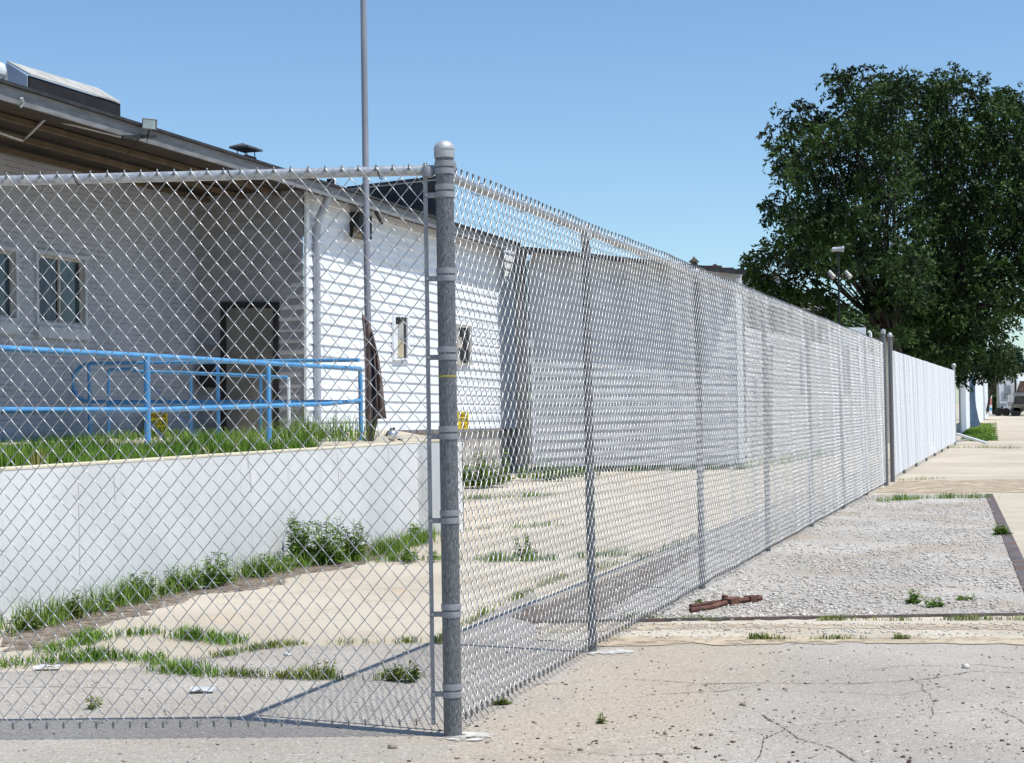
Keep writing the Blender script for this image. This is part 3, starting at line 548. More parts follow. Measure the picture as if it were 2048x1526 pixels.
# flood light
fl = thing('floodlight', onE(297, 272), 'square grey floodlight tilted up on a bracket at the roof edge', 'floodlight')
b = MB(); c = onE(299, 248, .15); ax = unit(A_([1, .15, -.10])); ay = unit(A_([.12, -.25, 1.])); az = np.cross(ax, ay)
b.box(c, ax*.085, ay*.062, az*.045); b.build('lamp_housing', MT['fascia'], fl)
b = MB(); dn = az if az[1] < 0 else -az; b.box(c+dn*.048, ax*.072, ay*.050, dn*.004); b.build('lens', MT['lens'], fl)
b = MB(); b.tube([c-ay*.05, onE(297, 268, .10), onE(296, 273, .05)], .012, 8); b.bx(onE(245, 274, .03), onE(312, 273, .06), .012, .022); b.tube([onE(296, 272, .05), onE(303, 290, -.3)], .008, 6); b.tube([onE(278, 276, .03), onE(240, 330, -.5)], .006, 6); b.build('bracket', MT['black'], fl)
# roof hood, vents
def hood(name, lab, pl, pr_, w, hpx):
    t = thing(name, pl, lab, 'roof vent'); return t
HP = EP+v*.5; a, c = onp(60, 147, HP), onp(242, 204, HP); a2, c2 = onp(14, 121, HP+v*.30), onp(196, 176, HP+v*.30)
hd = thing('roof_ventilator', terr(a, 4.8), 'long dark louvred roof ventilator with a pale sloping sheet top at the upper left', 'roof ventilator')
b = MB(); b.prism([a, c, c2, a2], -ZU*.02); b.build('sheet_top', MT['lightmetal'], hd)
b = MB(); b.prism([a-ZU*.022+v*.01, c-ZU*.022+v*.01, terr(c, ez(c)+.04)+v*.01, terr(a, ez(a)+.04)+v*.01], v*.02); b.prism([c-ZU*.022+v*.031, c2-ZU*.022, terr(c2, ez(c2)+.05), terr(c, ez(c)+.04)+v*.031], -u*.02); b.build('louvre', MT['dark'], hd)
b = MB(); b.prism([a+v*.03-ZU*.022, a2-ZU*.022, terr(a2, ez(a2)+.05), terr(a, ez(a)+.04)+v*.03], -u*.015); b.build('side_panel', surf('blue_grey_sheet', (.30, .34, .42), (.36, .40, .48), 2, .6), hd)
v1 = thing('roof_vent', onE(490, 320), 'dark flat capped roof vent behind the eave above the wire mesh', 'roof vent'); VP_ = EP+v*1.2
c = onp(492, 300, VP_); b = MB(); b.prism([c-u*.24+n*.16, c+u*.24+n*.16, c+u*.24+v*.16, c-u*.24+v*.16], ZU*.03); b.add([c-u*.24+n*.16+ZU*.03, c+u*.24+n*.16+ZU*.03, c+u*.24+v*.16+ZU*.03, c-u*.24+v*.16+ZU*.03, c-u*.12+ZU*.09, c+u*.12+ZU*.09], [(0, 1, 5, 4), (1, 2, 5), (2, 3, 4, 5), (3, 0, 4)]); b.build('cap', surf('weathered_dark_cap', (.06, .06, .07), (.12, .12, .13), 9, .8), v1)
b = MB(); b.box(c-ZU*.22, u*.15, n*.10, ZU*.12); [b.tube([c+u*i*.13+n*j*.08-ZU*.12, c+u*i*.13+n*j*.08], .008, 6) for i in (-1, 1) for j in (-1, 1)]; b.build('base', MT['dark'], v1)
mn = thing('roof_monitor', onE(800, 430), 'black raised roof section behind the flagpole and the corner post', 'roof monitor')
MP = atY(780, 400, 29.5)+u*0; f = lambda x, y: onp(x, y, MP, u); b = MB(); b.prism([f(690, 392), f(885, 452), f(885, 350), f(694, 373)], u*.25); b.build('roof', MT['roof'], mn)
b = MB(); b.bx(f(700, 379)-u*.02, f(883, 359)-u*.02, .008, .010); b.build('drip_edge', MT['lightmetal'], mn)
sv = thing('roof_pipe', onE(665, 370), 'small white pipe stub on the roof edge above the downspout', 'pipe'); b = MB(); c = onp(666, 362, EP+v*.4); b.tube([c-ZU*.2, c+ZU*.04], .045, 12); b.build('stub', MT['trim'], sv, True); b = MB(); b.box(c-ZU*.1-u*.09, u*.04, n*.05, ZU*.12); b.build('collar', MT['dark'], sv)
tv = thing('turbine_vent', onE(-2, 160), 'white rounded roof turbine cut off by the left edge of the photo', 'roof vent'); b = MB(); c = onp(-8, 150, EP+v*.45); b.lathe(c, [(.05, -.2), (.06, -.03), (.10, 0), (.115, .06), (.09, .12), (.02, .15)], 14); b.build('turbine', MT['trim'], tv, True); b = MB(); b.box(c-ZU*.02+u*.09, u*.05, n*.05, ZU*.07); b.build('base', MT['fascia'], tv)

# ---------------------------------------------------------------- grey building beyond
gp = atY(1062, 930, 33.2); gd = unit(A_([1., .06, 0])); gn = A_([gd[1], -gd[0], 0])
gb = thing('grey_building', terr(gp, 0), 'light grey sided building with a dark eave seen through the long fence', 'building')
def onG(px, py, o=0.): return onp(px, py, gp+gn*o, gn)
Gb0, Gb1 = terr(onG(1062, 930), 0.12), terr(onG(1490, 930), 0.12); Gt0, Gt1 = onG(1062, 503), onG(1490, 541)
lapped(Gb0, Gb1, terr(Gb0, 4.02), terr(Gb1, 4.02), gn, 21, MT['sidgrey'], 'siding', gb, .02)
b = MB(); b.quad(terr(Gb0, 4.02), terr(Gb1, 4.02), Gt1, Gt0); b.build('gable_board', MT['sidgrey'], gb)
b = MB(); b.box((terr(Gb0, .06)+terr(Gb1, .06))/2+gn*.02, (Gb1-Gb0)/2, gn*.04, ZU*.06); b.build('foundation', MT['black'], gb)
b = MB(); g0, g1 = onG(1040, 492, .45), onG(1492, 540, .45); b.prism([g0, g1, g1-ZU*.10, g0-ZU*.10], -gn*.05); b.build('fascia', MT['roof'], gb)
b = MB(); b.prism([g0-ZU*.04-gn*.051, g1-ZU*.04-gn*.051, g1-gn*1.5, g0-gn*1.5], ZU*.03); b.build('roof', MT['roof'], gb)
b = MB(); b.prism([terr(onG(1478, 930, .03), .12), terr(onG(1490, 930, .03), .12), terr(onG(1490, 930, .03), 4.0), terr(onG(1478, 930, .03), 4.0)], -gn*.05); b.build('corner_trim', MT['trim'], gb)
b = MB(); k0 = terr(onG(1036, 930, .25), 0); k1 = terr(onG(1060, 930, .25), 0); b.prism([k0, k1, terr(k1, 4.55), terr(k0, 4.55)], -gn*.3); b.build('shaded_jamb', surf('shade_toned_boards', (.07, .07, .075), (.14, .14, .145), 2.5, .9, stretch=(4, 4, .6), bump=.3), gb)  # side wall in the gap, its shadow put into the dark board colour
b = MB(); c = onG(1062, 700, .06); b.tube([terr(c, .2), terr(c, 4.4)], .05, 12); b.build('downspout', MT['sidgrey'], gb, True)
b = MB(); gs = gd; b.prism([terr(Gb1, 0), terr(Gb1-gn*6, 0), terr(Gb1-gn*6, 4.0), terr(Gb1, 4.0)], -gs*.05); b.build('end_wall', MT['sidgrey'], gb)

# ---------------------------------------------------------------- houses far behind the fence
def far(px, py, Y): return atY(px, py, Y)
def slab(b, x0, y0, x1, y1, Y, dep): p = [far(x0, y1, Y), far(x1, y1, Y), far(x1, y0, Y), far(x0, y0, Y)]; b.prism(p, A_([0, dep, 0])); return b
h1 = thing('tan_house', terr(far(1440, 600, 44), 0), 'tan masonry building with a chimney rising above the fence left of the big tree', 'house')
slab(MB(), 1400, 535, 1442, 905, 44, 3).build('parapet_wall', MT['tan'], h1); b = MB(); slab(b, 1398, 531, 1444, 535, 43.9, 3.2); b.prism([far(1424, 531, 43.9), far(1436, 531, 43.9), far(1430, 527, 43.9)], A_([0, .5, 0])); b.build('coping', MT['brownroof'], h1)
slab(MB(), 1442, 540, 1456, 904, 44.3, 3).build('dark_recess', MT['black'], h1)
ch = slab(MB(), 1455, 538, 1464, 905, 43.8, .5).build('chimney', MT['tan'], h1); slab(MB(), 1447, 535, 1468, 539, 43.7, .7).build('chimney_cap', MT['brownroof'], ch)
h2 = thing('grey_roofed_house', terr(far(1530, 620, 70), 0), 'house with a mottled grey shingle roof half hidden under the tree edge', 'house')
b = MB(); b.prism([far(1464, 548, 70), far(1560, 550, 70), far(1605, 612, 66.5), far(1480, 612, 66.5)], -ZU*.1); b.build('roof', MT['shingle'], h2)
slab(MB(), 1464, 547, 1560, 551, 69.8, .3).build('ridge', MT['fascia'], h2)
slab(MB(), 1480, 600, 1600, 900, 67.5, 5).build('wall', MT['sidgrey'], h2)
h3 = thing('white_gabled_house', terr(far(1620, 640, 70), 0), 'white gabled house with a dark porch roof showing below the tree', 'house')
b = MB(); b.prism([far(1575, 622, 70), far(1690, 640, 70), far(1645, 612, 70), far(1598, 582, 70), far(1575, 596, 70)], A_([0, 5, 0])); b.build('gable_wall', MT['white'], h3)
b = MB(); b.bx(far(1598, 583, 69.6), far(1648, 616, 69.6), .25, .06); b.bx(far(1598, 583, 69.6), far(1560, 605, 69.6), .25, .06); b.build('roof_edge', MT['trim'], h3)
slab(MB(), 1572, 622, 1690, 892, 70.3, 5).build('wall', MT['tan'], h3)
b = MB(); b.prism([far(1602, 618, 68), far(1700, 628, 68), far(1720, 634, 68), far(1660, 634, 68)], A_([0, 3, 0])); b.build('porch_roof', MT['brownroof'], h3)
b = MB(); b.tube([far(1614, 587, 69), far(1636, 586, 69), far(1642, 590, 69), far(1643, 612, 69)], .05, 8); b.build('vent_pipe', MT['lightmetal'], h3, True)
for x in (1650, 1675): slab(MB(), x, 632, x+2.5, 893, 67.5, .1).build('porch_post', MT['trim'], h3)
h4 = thing('low_white_shed', terr(far(1720, 670, 54), 0), 'low white shed just above the fence beside a small round tree', 'shed')
slab(MB(), 1690, 655, 1732, 888, 54, 4).build('wall', MT['white'], h4); slab(MB(), 1725, 676, 1790, 682, 53.5, 4).build('roof', MT['brownroof'], h4); slab(MB(), 1734, 683, 1785, 888, 54, 3).build('side_wall', MT['tan'], h4)
b = MB(); b.tube([far(1742, 690, 53), far(1741, 666, 53), far(1737, 662, 53)], .05, 8); b.build('vent_pipe', MT['trim'], h4, True)
rt = thing('roof_turbine', far(1388, 540, 40), 'small dark capped vent on a stalk above the fence, alone against the sky', 'roof vent')
b = MB(); c = far(1388, 523, 40); b.tube([c-ZU*1.2, c], .05, 8); b.build('stalk', MT['tan'], rt); b = MB(); b.lathe(c, [(.13, -.02), (.13, .0), (.03, .09), (.005, .13)], 12); b.lathe(c, [(.08, -.12), (.09, -.10), (.09, -.04), (.05, -.03)], 12); b.build('hood', MT['brownroof'], rt)
h5 = thing('storage_shed', terr(far(1620, 800, 41), 0), 'long pale shed wall showing faintly through the dense middle of the long fence', 'shed')
a, c = terr(far(1492, 800, 40), 0), terr(far(1772, 800, 42), 0); lapped(a, c, terr(a, 3.3), terr(c, 2.55), A_([0, -1., 0]), 18, MT['siding2'], 'siding', h5, .02)
b = MB(); b.prism([terr(a, 3.3), terr(c, 2.55), terr(c, 2.55)+A_([0, 3, 0]), terr(a, 3.3)+A_([0, 3, 0])], ZU*.05); b.build('roof', MT['brownroof'], h5)
for xx, ww in ((1530, 8), (1600, 6), (1680, 10)): slab(MB(), xx, 690, xx+ww*2, 905 if ww == 8 else 790, 39.9, .05).build('door' if ww == 8 else 'window', MT['fascia'], h5)
# pole with horn speaker and lamps
sp = thing('speaker_pole', terr(far(1675, 640, 46), 0), 'dark pole with a grey horn drum and two white floodlights in front of the tree', 'lamp pole')
b = MB(); p0 = far(1676, 500, 46); b.tube([terr(p0, 0), p0], .03, 10); b.bx(far(1655, 552, 46), far(1698, 552, 46), .03, .03); b.build('pole', MT['black'], sp)
b = MB(); b.tube([far(1664, 499, 46), far(1665, 499, 46), far(1683, 498, 46), far(1685, 498, 46), far(1687, 498, 46)], [.04, .065, .07, .09, .09], 16); b.build('horn', MT['rail'], sp, True)
for x in (1661, 1694):
    b = MB(); c = far(x, 550, 46); b.tube([c+A_([-.06, -.1, .10]), c+A_([.06, -.2, -.09])], [.05, .075], 12); b.build('floodlight', MT['lightmetal'], sp, True)
# white board fence past the corner, far right
wf_ = thing('white_panel_fence', terr(far(1922, 860, 66), .05), 'solid white panel fence with a slate blue section by the grass verge', 'fence')
def pnl(x0, Y0, x1, Y1, t0, t1, mat, nm):
    a, c = far(x0, 800, Y0), far(x1, 800, Y1); a1, c1 = terr(a, gz(Y0)+.0), terr(c, gz(Y1)); a2 = far(x0, t0, Y0); c2 = far(x1, t1, Y1)
    a2 = terr(a1, a2[2]); c2 = terr(c1, c2[2]); b = MB(); b.prism([a1, c1, c2, a2], A_([-.06, .03, 0])); return b.build(nm, mat, wf_)
pnl(1921, 66, 1940, 76, 745, 747, MT['white'], 'panel'); pnl(1940, 76.1, 1949, 79, 748, 748, MT['white'], 'panel'); pnl(1949, 79.1, 1976, 108, 748, 760, MT['white'], 'panel')
b = MB(); a = terr(far(1920, 800, 65.8), .1); b.tube([a, a+ZU*2.75], .04, 10); b.build('post', MT['rail'], wf_); b = MB(); a = terr(far(1949, 800, 79), .1); b.tube([a, a+ZU*2.8], .05, 10); b.build('post', MT['rail'], wf_)
def fpt(x, y, Y=71.): return far(x, y, Y)
b = MB(); pts = [fpt(1939, 752, 75.5), fpt(1950, 752, 75.5), fpt(1950, 790, 75.5), fpt(1952, 812, 75.5), fpt(1957, 836, 75.5), fpt(1961, 849, 75.5), fpt(1940, 862, 75.5)]; b.prism(pts, A_([0, .05, 0])); b.build('blue_section', surf('slate_blue_panel', (.05, .09, .16), (.09, .15, .24), 2, .8), wf_)  # thin slate blue panel with a curved edge laid over the white fence
# fallen pole
a, c = far(1914, 868, 52), G(1974, 889); b = MB(); b.tube([a, c+ZU*.04], .045, 10); tag(b.build('fallen_pole', MT['white'], None, True), 'white pole leaning from the far fence end down to the pavement', 'pole')
b = MB(); a = G(1914, 884); c = G(1946, 880); b.tube([a+ZU*.04, c+ZU*.04], .03, 8); tag(b.build('ground_pipe', MT['rail'], None, True), 'short grey pipe lying flat beside the grass verge', 'pipe')

# ---------------------------------------------------------------- vehicles at the far right
def T(px, py, Y=108): return far(px, py, Y)
tw = thing('camper_trailer', terr(T(2015, 830), .4), 'white camper trailer parked beside the pickup at the far right edge', 'trailer')
b = MB(); q_ = [T(2000, 822, 110), T(2032, 822, 110), T(2032, 748, 110), T(2006, 748, 110), T(2000, 752, 110), T(1998, 770, 110)]; b.prism(q_, A_([2.5, 5, 0])); b.build('body', MT['white'], tw)
MT['pane2'] = surf('grey_pane', (.25, .27, .30), (.35, .37, .40), 2, .2)
for r_ in ((2008, 771, 2021, 787), (2015, 756, 2019, 761)): slab(MB(), *r_, 109.9, .02).build('window', MT['pane2'], tw)
b = MB(); [slab(b, *r_, 109.85, .02) for r_ in ((2007, 787, 2022, 789),)]; b.build('trim', MT['fascia'], tw)
for r_ in ((2008, 793, 2011, 797), (2015, 805, 2026, 807), (2016, 809, 2025, 811)): slab(MB(), *r_, 109.85, .02).build('vent', MT['fascia'], tw)
b = MB(); slab(b, 2003, 812, 2006, 828, 109.7, .1); b.build('door_step', MT['black'], tw); 
for x in (1997, 2012): b = MB(); b.tube([T(x, 824, 109.9), T(x, 824, 110.1)+A_([0, .1, 0])], .28, 16); b.build('wheel', MT['rubber'], tw)
pk = thing('pickup_truck', terr(T(2055, 830), .4), 'dark old pickup truck with a pale bumper cut off by the right edge', 'pickup truck')
b = MB(); b.prism([T(2027, 822), T(2085, 822), T(2085, 795), T(2078, 783), T(2034, 783), T(2028, 795)], A_([1.5, 3.2, 0])); b.build('body', surf('dark_truck_paint', (.03, .028, .026), (.07, .06, .055), 2, .4, .2), pk)
b = MB(); b.prism([T(2033, 783, 109), T(2080, 783, 109), T(2073, 762, 109), T(2040, 762, 109)], A_([1., 1.8, 0])); b.build('cab', surf('truck_cab_glass', (.03, .02, .02), (.20, .10, .08), 3, .15), pk)
b = MB(); b.prism([T(2027, 792, 107.9), T(2085, 792, 107.9), T(2085, 785, 107.9), T(2028, 785, 107.9)], A_([0, .1, 0])); b.build('hood_edge', MT['fascia'], pk)
b = MB(); slab(b, 2026, 808, 2085, 815, 107.8, .1); b.build('bumper', surf('tarnished_bumper', (.10, .09, .07), (.20, .18, .15), 6, .4, .5), pk)
for x in (2033, 2079): b = MB(); b.tube([T(x, 824), T(x, 824)+A_([0, .35, 0])], .32, 16); b.build('wheel', MT['rubber'], pk)
b = MB(); b.tube([T(2031, 785, 106), T(2031, 762, 106), T(2029, 752, 106)], .07, 8); b.build('mirror_arm', MT['black'], pk)
ac = thing('arched_shed', terr(T(2048, 800, 118), .4), 'pale curved roof showing above the pickup at the right edge', 'shed')
b = MB(); pts = [T(2026+i*6, 757-12*math.sin(math.pi*(i+1)/12), 118) for i in range(12)]; b.prism(pts+[T(2092, 822, 118), T(2026, 822, 118)], A_([0, 4, 0])); b.build('shell', MT['tan'], ac)
sg = thing('marker_post', terr(T(1981, 825), .4), 'slim white and red post with a blue base patch past the white fence', 'marker'); b = MB(); slab(b, 1979, 790, 1984, 828, 107, .1); b.build('post', MT['white'], sg); b = MB(); slab(b, 1980, 796, 1984, 810, 106.9, .05); b.build('red_patch', surf('faded_red', (.4, .15, .15), (.5, .2, .2), 3), sg); b = MB(); slab(b, 1979, 816, 1984, 821, 106.9, .05); b.build('blue_patch', MT['blue'], sg)

# ---------------------------------------------------------------- blue railings
PRl = G(295, 905, .965)
rl = thing('blue_handrail', PRl, 'long sky blue pipe handrail running along the terrace edge to the flagpole', 'handrail')
def onH(px, py): return onp(px, py, PRl)
hz = onH(295, 712)[2]; hl = onH(295, 820)[2]; k0 = onH(722, 800); k0s = np.dot(k0-PRl, u)
def hp(s, z): return terr(PRl+u*s, z)
b = MB(); b.tube([hp(-7, hz+.0), hp(0, hz), hp(k0s, hz-.02)], .026, 14); b.build('top_rail', MT['blue'], rl, True)
b = MB(); zl = onH(722, 806)[2]; b.tube([hp(-7, hl+.03), hp(0, hl), hp(k0s*.8, onH(600, 808)[2]), hp(k0s, zl+.03)], .025, 14); b.build('lower_rail', MT['blue'], rl, True)
for x in (-400, 295, 538, 722):
    s = np.dot(onH(x, 850)-PRl, u); b = MB(); b.tube([hp(s, .95), hp(s, hz-.005)], .030 if x == 295 else .027, 14); b.build('post', MT['blue'], rl, True)
# second railing: from the end post back towards the brick wall, with a looped end
kE = hp(k0s, 0); rb = thing('blue_handrail', terr(kE+v*2, 1.), 'blue handrail with a rounded loop end turning back toward the brick wall', 'handrail')
dB = unit(A_([-3.8, 1.9, 0])); nB_ = A_([dB[1], -dB[0], 0])
def onB(px, py): return onp(px, py, kE, nB_)
a1, a2 = onB(718, 720), onB(181, 727); b1, b2 = onB(718, 804), onB(181, 803); rr = (a2[2]-b2[2])/2; cc = (a2+b2)/2
loop = [a1, (a1+a2)/2]+[cc+dB*rr*1.22*math.sin(t)+ZU*rr*math.cos(t) for t in np.linspace(0, math.pi, 26)]+[(b1+b2)/2, b1]
b = MB(); b.tube(loop, .024, 12); b.build('looped_rail', MT['blue'], rb, True)
for x, yt, yb in ((178, 728, 872), (435, 723, 872)): b = MB(); p = onB(x, yt); b.tube([terr(p, .98), p], .024, 12); b.build('post', MT['blue'], rb, True)
kC = kE+v*1.1+u*.3; rc = thing('stair_handrail', terr(kC+v*2, 1.), 'faded blue stair handrail with sloping bars in front of the shaded door', 'handrail')
def onC(px, py): return onp(px, py, kC+v*1.2, nB_)
b = MB(); b.tube([onC(217, 872), onC(217, 742), onC(219, 740), onC(268, 737)], .022, 10); b.tube([onC(217, 808), onC(266, 808)], .020, 10); b.tube([onC(268, 743), onC(380, 746), onC(575, 755)], .022, 10); b.tube([onC(225, 805), onC(380, 808), onC(575, 812)], .016, 10); b.build('rails', MT['blue'], rc, True)
b = MB(); b.tube([onC(270, 737), onC(400, 878)], .024, 10); b.tube([onC(266, 808), onC(332, 882)], .020, 10); b.build('sloping_bars', MT['bluegrey'], rc, True)
for x in (382, 521): b = MB(); b.tube([onC(x, 868), onC(x, 747)], .020, 10); b.build('post', MT['blue'], rc, True)
b = MB(); b.tube([onC(577, 755), onC(578, 860)], .022, 10); b.build('end_post', MT['trim'], rc, True)

# ---------------------------------------------------------------- flagpole, cloth, ball
fp = G(739, 881, ZT-.0); fg = thing('flagpole', fp, 'slender grey metal pole rising out of the picture from the end of the blue rail', 'pole')
b = MB(); b.tube([fp-ZU*.05, fp+ZU*4, fp+ZU*8.5], [.040, .038, .030], 16); b.build('shaft', MT['pole'], fg, True)
b = MB(); b.lathe(fp, [(.06, -.04), (.06, .02), (.04, .03)], 14); b.build('base_collar', MT['steel'], fg)
def onF(px, py, o): return atY(px, py, fp[1]-o)
cl = thing('hanging_cloth', fp, 'torn brown cloth with a dark fold hanging round the foot of the grey pole', 'cloth')
def cloth(outline_l, outline_r, o, mat, nm, wv):
    rows = len(outline_l); cols = 9; vs = []
    for i in range(rows):
        for j in range(cols):
            f_ = j/(cols-1); x = outline_l[i][0]*(1-f_)+outline_r[i][0]*f_; y = outline_l[i][1]*(1-f_)+outline_r[i][1]*f_; vs.append(onF(x, y, o+wv*math.sin(f_*9+i*.7)))
    b = MB(); b.add(vs, [(i*cols+j, i*cols+j+1, (i+1)*cols+j+1, (i+1)*cols+j) for i in range(rows-1) for j in range(cols-1)]); ob = b.build(nm, mat, cl, True)
    md = ob.modifiers.new('thickness', 'SOLIDIFY'); md.thickness = .006
cloth([(724, 618), (725, 640), (728, 690), (730, 760), (730, 830), (735, 878)], [(726, 640), (740, 645), (743, 690), (745, 760), (746, 830), (741, 884)], .09, MT['cloth'], 'wrapped_fold', .015)
cloth([(742, 655), (743, 700), (744, 760), (742, 830), (744, 860), (745, 884)], [(743, 660), (752, 705), (757, 760), (757, 815), (755, 845), (748, 876)], .04, MT['cloth'], 'inner_fold', .02)
cloth([(743, 700), (744, 740), (744, 770), (744, 800)], [(751, 705), (753, 740), (755, 770), (757, 795)], .075, MT['clothdark'], 'dark_fold', .01)
cloth([(743, 660), (747, 700), (750, 760), (753, 800), (755, 838)], [(745, 664), (758, 720), (765, 770), (768, 800), (773, 837)], .10, MT['cloth'], 'outer_flap', .03)
bp = G(785, 882, ZT+.0); bt = thing('metal_ball', bp, 'small silver metal ball with a bent dark stem lying beside the pole', 'metal ball')
b = MB(); b.lathe(bp, [(.02, .0)]+[(.066*math.sin(t), .066-.066*math.cos(t)) for t in np.linspace(.4, 2.9, 12)]+[(.012, .135)], 20); b.build('ball', MT['silver'], bt, True)
b = MB(); b.tube([bp+A_([-.01, 0, .12]), bp+A_([-.05, 0, .10]), bp+A_([-.07, -.02, .06])], .016, 8); b.tube([bp+A_([-.03, 0, .13]), bp+A_([.03, 0, .145])], .014, 8); b.tube([bp+A_([.06, -.03, .02]), bp+A_([.12, -.04, .01])], .010, 6); b.build('stem', MT['black'], bt, True)
# yellow signs
def sign(P00, P10, P11, P01, nn, name, lab, lines):
    t = thing(name, P00, lab, 'sign'); b = MB(); b.prism([P00, P10, P11, P01], -nn*.01); b.build('board', MT['yellow'], t)
    xa = unit(P10-P00); ya = unit(P01-P00); wd = np.linalg.norm(P10-P00); ht = np.linalg.norm(P01-P00)
    for i, tx in enumerate(lines):
        cu = bpy.data.curves.new('txt', 'FONT'); cu.body = tx; cu.size = 1; cu.align_x = 'CENTER'; cu.extrude = 0.0; cu.offset = .02
        to = bpy.data.objects.new('lettering', cu); COL.objects.link(to); bpy.context.view_layer.update(); me = bpy.data.meshes.new_from_object(to); dim = to.dimensions.copy(); bpy.data.objects.remove(to)
        sx = wd*.84/dim.x; sy = ht*.22/.72; me.materials.clear(); me.materials.append(MT['ink']); co = A_([list(vv.co) for vv in me.vertices])
        base = P00+xa*wd/2+ya*ht*(.72-.30*i)+nn*.003
        W_ = base+co[:, :1]*sx*xa+co[:, 1:2]*sy*ya; me.vertices.foreach_set('co', (W_-A_(root_loc[t.name])).ravel()); me.update()
        o = bpy.data.objects.new('lettering', me); COL.objects.link(o); o.parent = t
def onS(x, y): return onp(x, y, AP+n*.16)
sign(onS(299, 872), onS(335, 868), onS(335, 826), onS(299, 824), n, 'parking_sign', 'yellow visitor parking sign standing against the brick wall behind the blue railing', ['PARKING', 'VISITORS', 'ONLY'])
sign(onW(917, 859, .04), onW(938, 858, .04), onW(937, 825, .04), onW(916, 824, .04), n, 'parking_sign', 'yellow parking sign at the foot of the white siding just right of the corner post', ['PARKING', 'VISITORS', 'ONLY'])

# ---------------------------------------------------------------- rusty iron tool lying on the gravel
ri = thing('rusty_hitch', G(1440, 1215), 'rusty brown iron bars hinged together lying on the gravel next to the fence', 'scrap iron')
b = MB(); z_ = ZU*.03; b.tube([G(1381, 1221)+z_, G(1455, 1210)+z_], .013, 8); b.tube([G(1381, 1228)+z_*.8, G(1420, 1222)+z_*.8, G(1460, 1212)+z_], .016, 8); b.tube([G(1450, 1213)+z_, G(1522, 1205)+z_], .018, 8); b.build('bars', MT['rust'], ri, True)
b = MB(); b.bx(G(1453, 1214)+z_, G(1472, 1209)+z_, .035, .022); b.tube([G(1450, 1212)+ZU*.01, G(1450, 1212)+ZU*.07], .022, 10); b.bx(G(1495, 1208)+z_, G(1512, 1205)+z_, .03, .02); b.build('hinge_plates', MT['rust'], ri)

# ---------------------------------------------------------------- stones
def stones(pts, size, mat, name, flat=.6):
    ico = A_([[1, 0, 0], [-1, 0, 0], [0, 1, 0], [0, -1, 0], [0, 0, 1], [0, 0, -1], [.62, .62, .4], [-.62, .62, .4], [.62, -.62, .4], [-.62, -.62, .4]])
    f = A_([[0, 6, 4], [6, 2, 4], [2, 7, 4], [7, 1, 4], [1, 9, 4], [9, 3, 4], [3, 8, 4], [8, 0, 4], [0, 2, 6], [2, 1, 7], [1, 3, 9], [3, 0, 8], [2, 0, 5], [1, 2, 5], [3, 1, 5], [0, 3, 5]])
    N = len(pts); sz = size[:, None, None]*(.6+.8*rng.random((N, 1, 3)))*A_([1, 1, flat]); jit = 1+.25*rng.normal(size=(N, 10, 1)); a = rng.random(N)*6.28
    v_ = ico[None]*sz*jit; x = v_[..., 0]*np.cos(a)[:, None]-v_[..., 1]*np.sin(a)[:, None]; y = v_[..., 0]*np.sin(a)[:, None]+v_[..., 1]*np.cos(a)[:, None]
    V = np.stack([x, y, v_[..., 2]], -1)+pts[:, None, :]; Q = f[None]+np.arange(N)[:, None, None]*10
    return fast_mesh(name, V.reshape(-1, 3), Q.reshape(-1, 3), mat)
def inpoly(P, poly):
    x, y = P[:, 0], P[:, 1]; ins = np.zeros(len(P), bool); m = len(poly)
    for i in range(m):
        x0, y0, x1, y1 = poly[i][0], poly[i][1], poly[(i+1) % m][0], poly[(i+1) % m][1]; c_ = ((y0 > y) != (y1 > y)) & (x < (x1-x0)*(y-y0)/(y1-y0+1e-12)+x0); ins ^= c_
    return ins
pp = A_(pit); lo, hi = pp.min(0), pp.max(0); N = 90000; P = np.stack([lo[0]+rng.random(N)*(hi[0]-lo[0]), lo[1]+(rng.random(N)**1.5)*(hi[1]-lo[1]), np.full(N, .010)], 1); P = P[inpoly(P, pp)]
cl_ = np.sin(P[:, 0]*2.3+1)*np.sin(P[:, 1]*1.1)+.6*np.sin(P[:, 0]*5+P[:, 1]*3); P = P[rng.random(len(P)) < .45+.3*cl_]; P = P[:26000]
tag(stones(P, .004+.013*rng.random(len(P))**3, MT['pebble'], 'gravel'), 'loose pale grey gravel filling the pit behind the concrete strip', 'gravel', kind='stuff')
sp_ = 1400; px = 1150+rng.random(sp_)*950; py = 1249+np.abs(rng.normal(size=sp_))*14; P = A_([G(a, b_) for a, b_ in zip(px, py)]); P[:, 2] = .009
tag(stones(P, .003+.008*rng.random(sp_)**3, MT['pebble'], 'gravel'), 'stray gravel spilled over the steel angle onto the concrete strip', 'gravel', kind='stuff')
N = 1800; px = 900+rng.random(N)*1200; py = 1290+(rng.random(N)**.8)*260; P = A_([G(a, b_) for a, b_ in zip(px, py)]); P[:, 2] = .006
tag(stones(P, .002+.007*rng.random(N)**4, MT['pebbled'], 'pebbles'), 'tiny brown pebbles scattered over the front asphalt', 'pebbles', kind='stuff')
N = 500; px = rng.random(N)*900; py = 1290+rng.random(N)*240; P = A_([G(a, b_) for a, b_ in zip(px, py)]); P[:, 2] = .005
tag(stones(P, .002+.006*rng.random(N)**4, MT['pebbled'], 'pebbles'), 'small dark debris scattered on the asphalt behind the near fence panel', 'pebbles', kind='stuff')
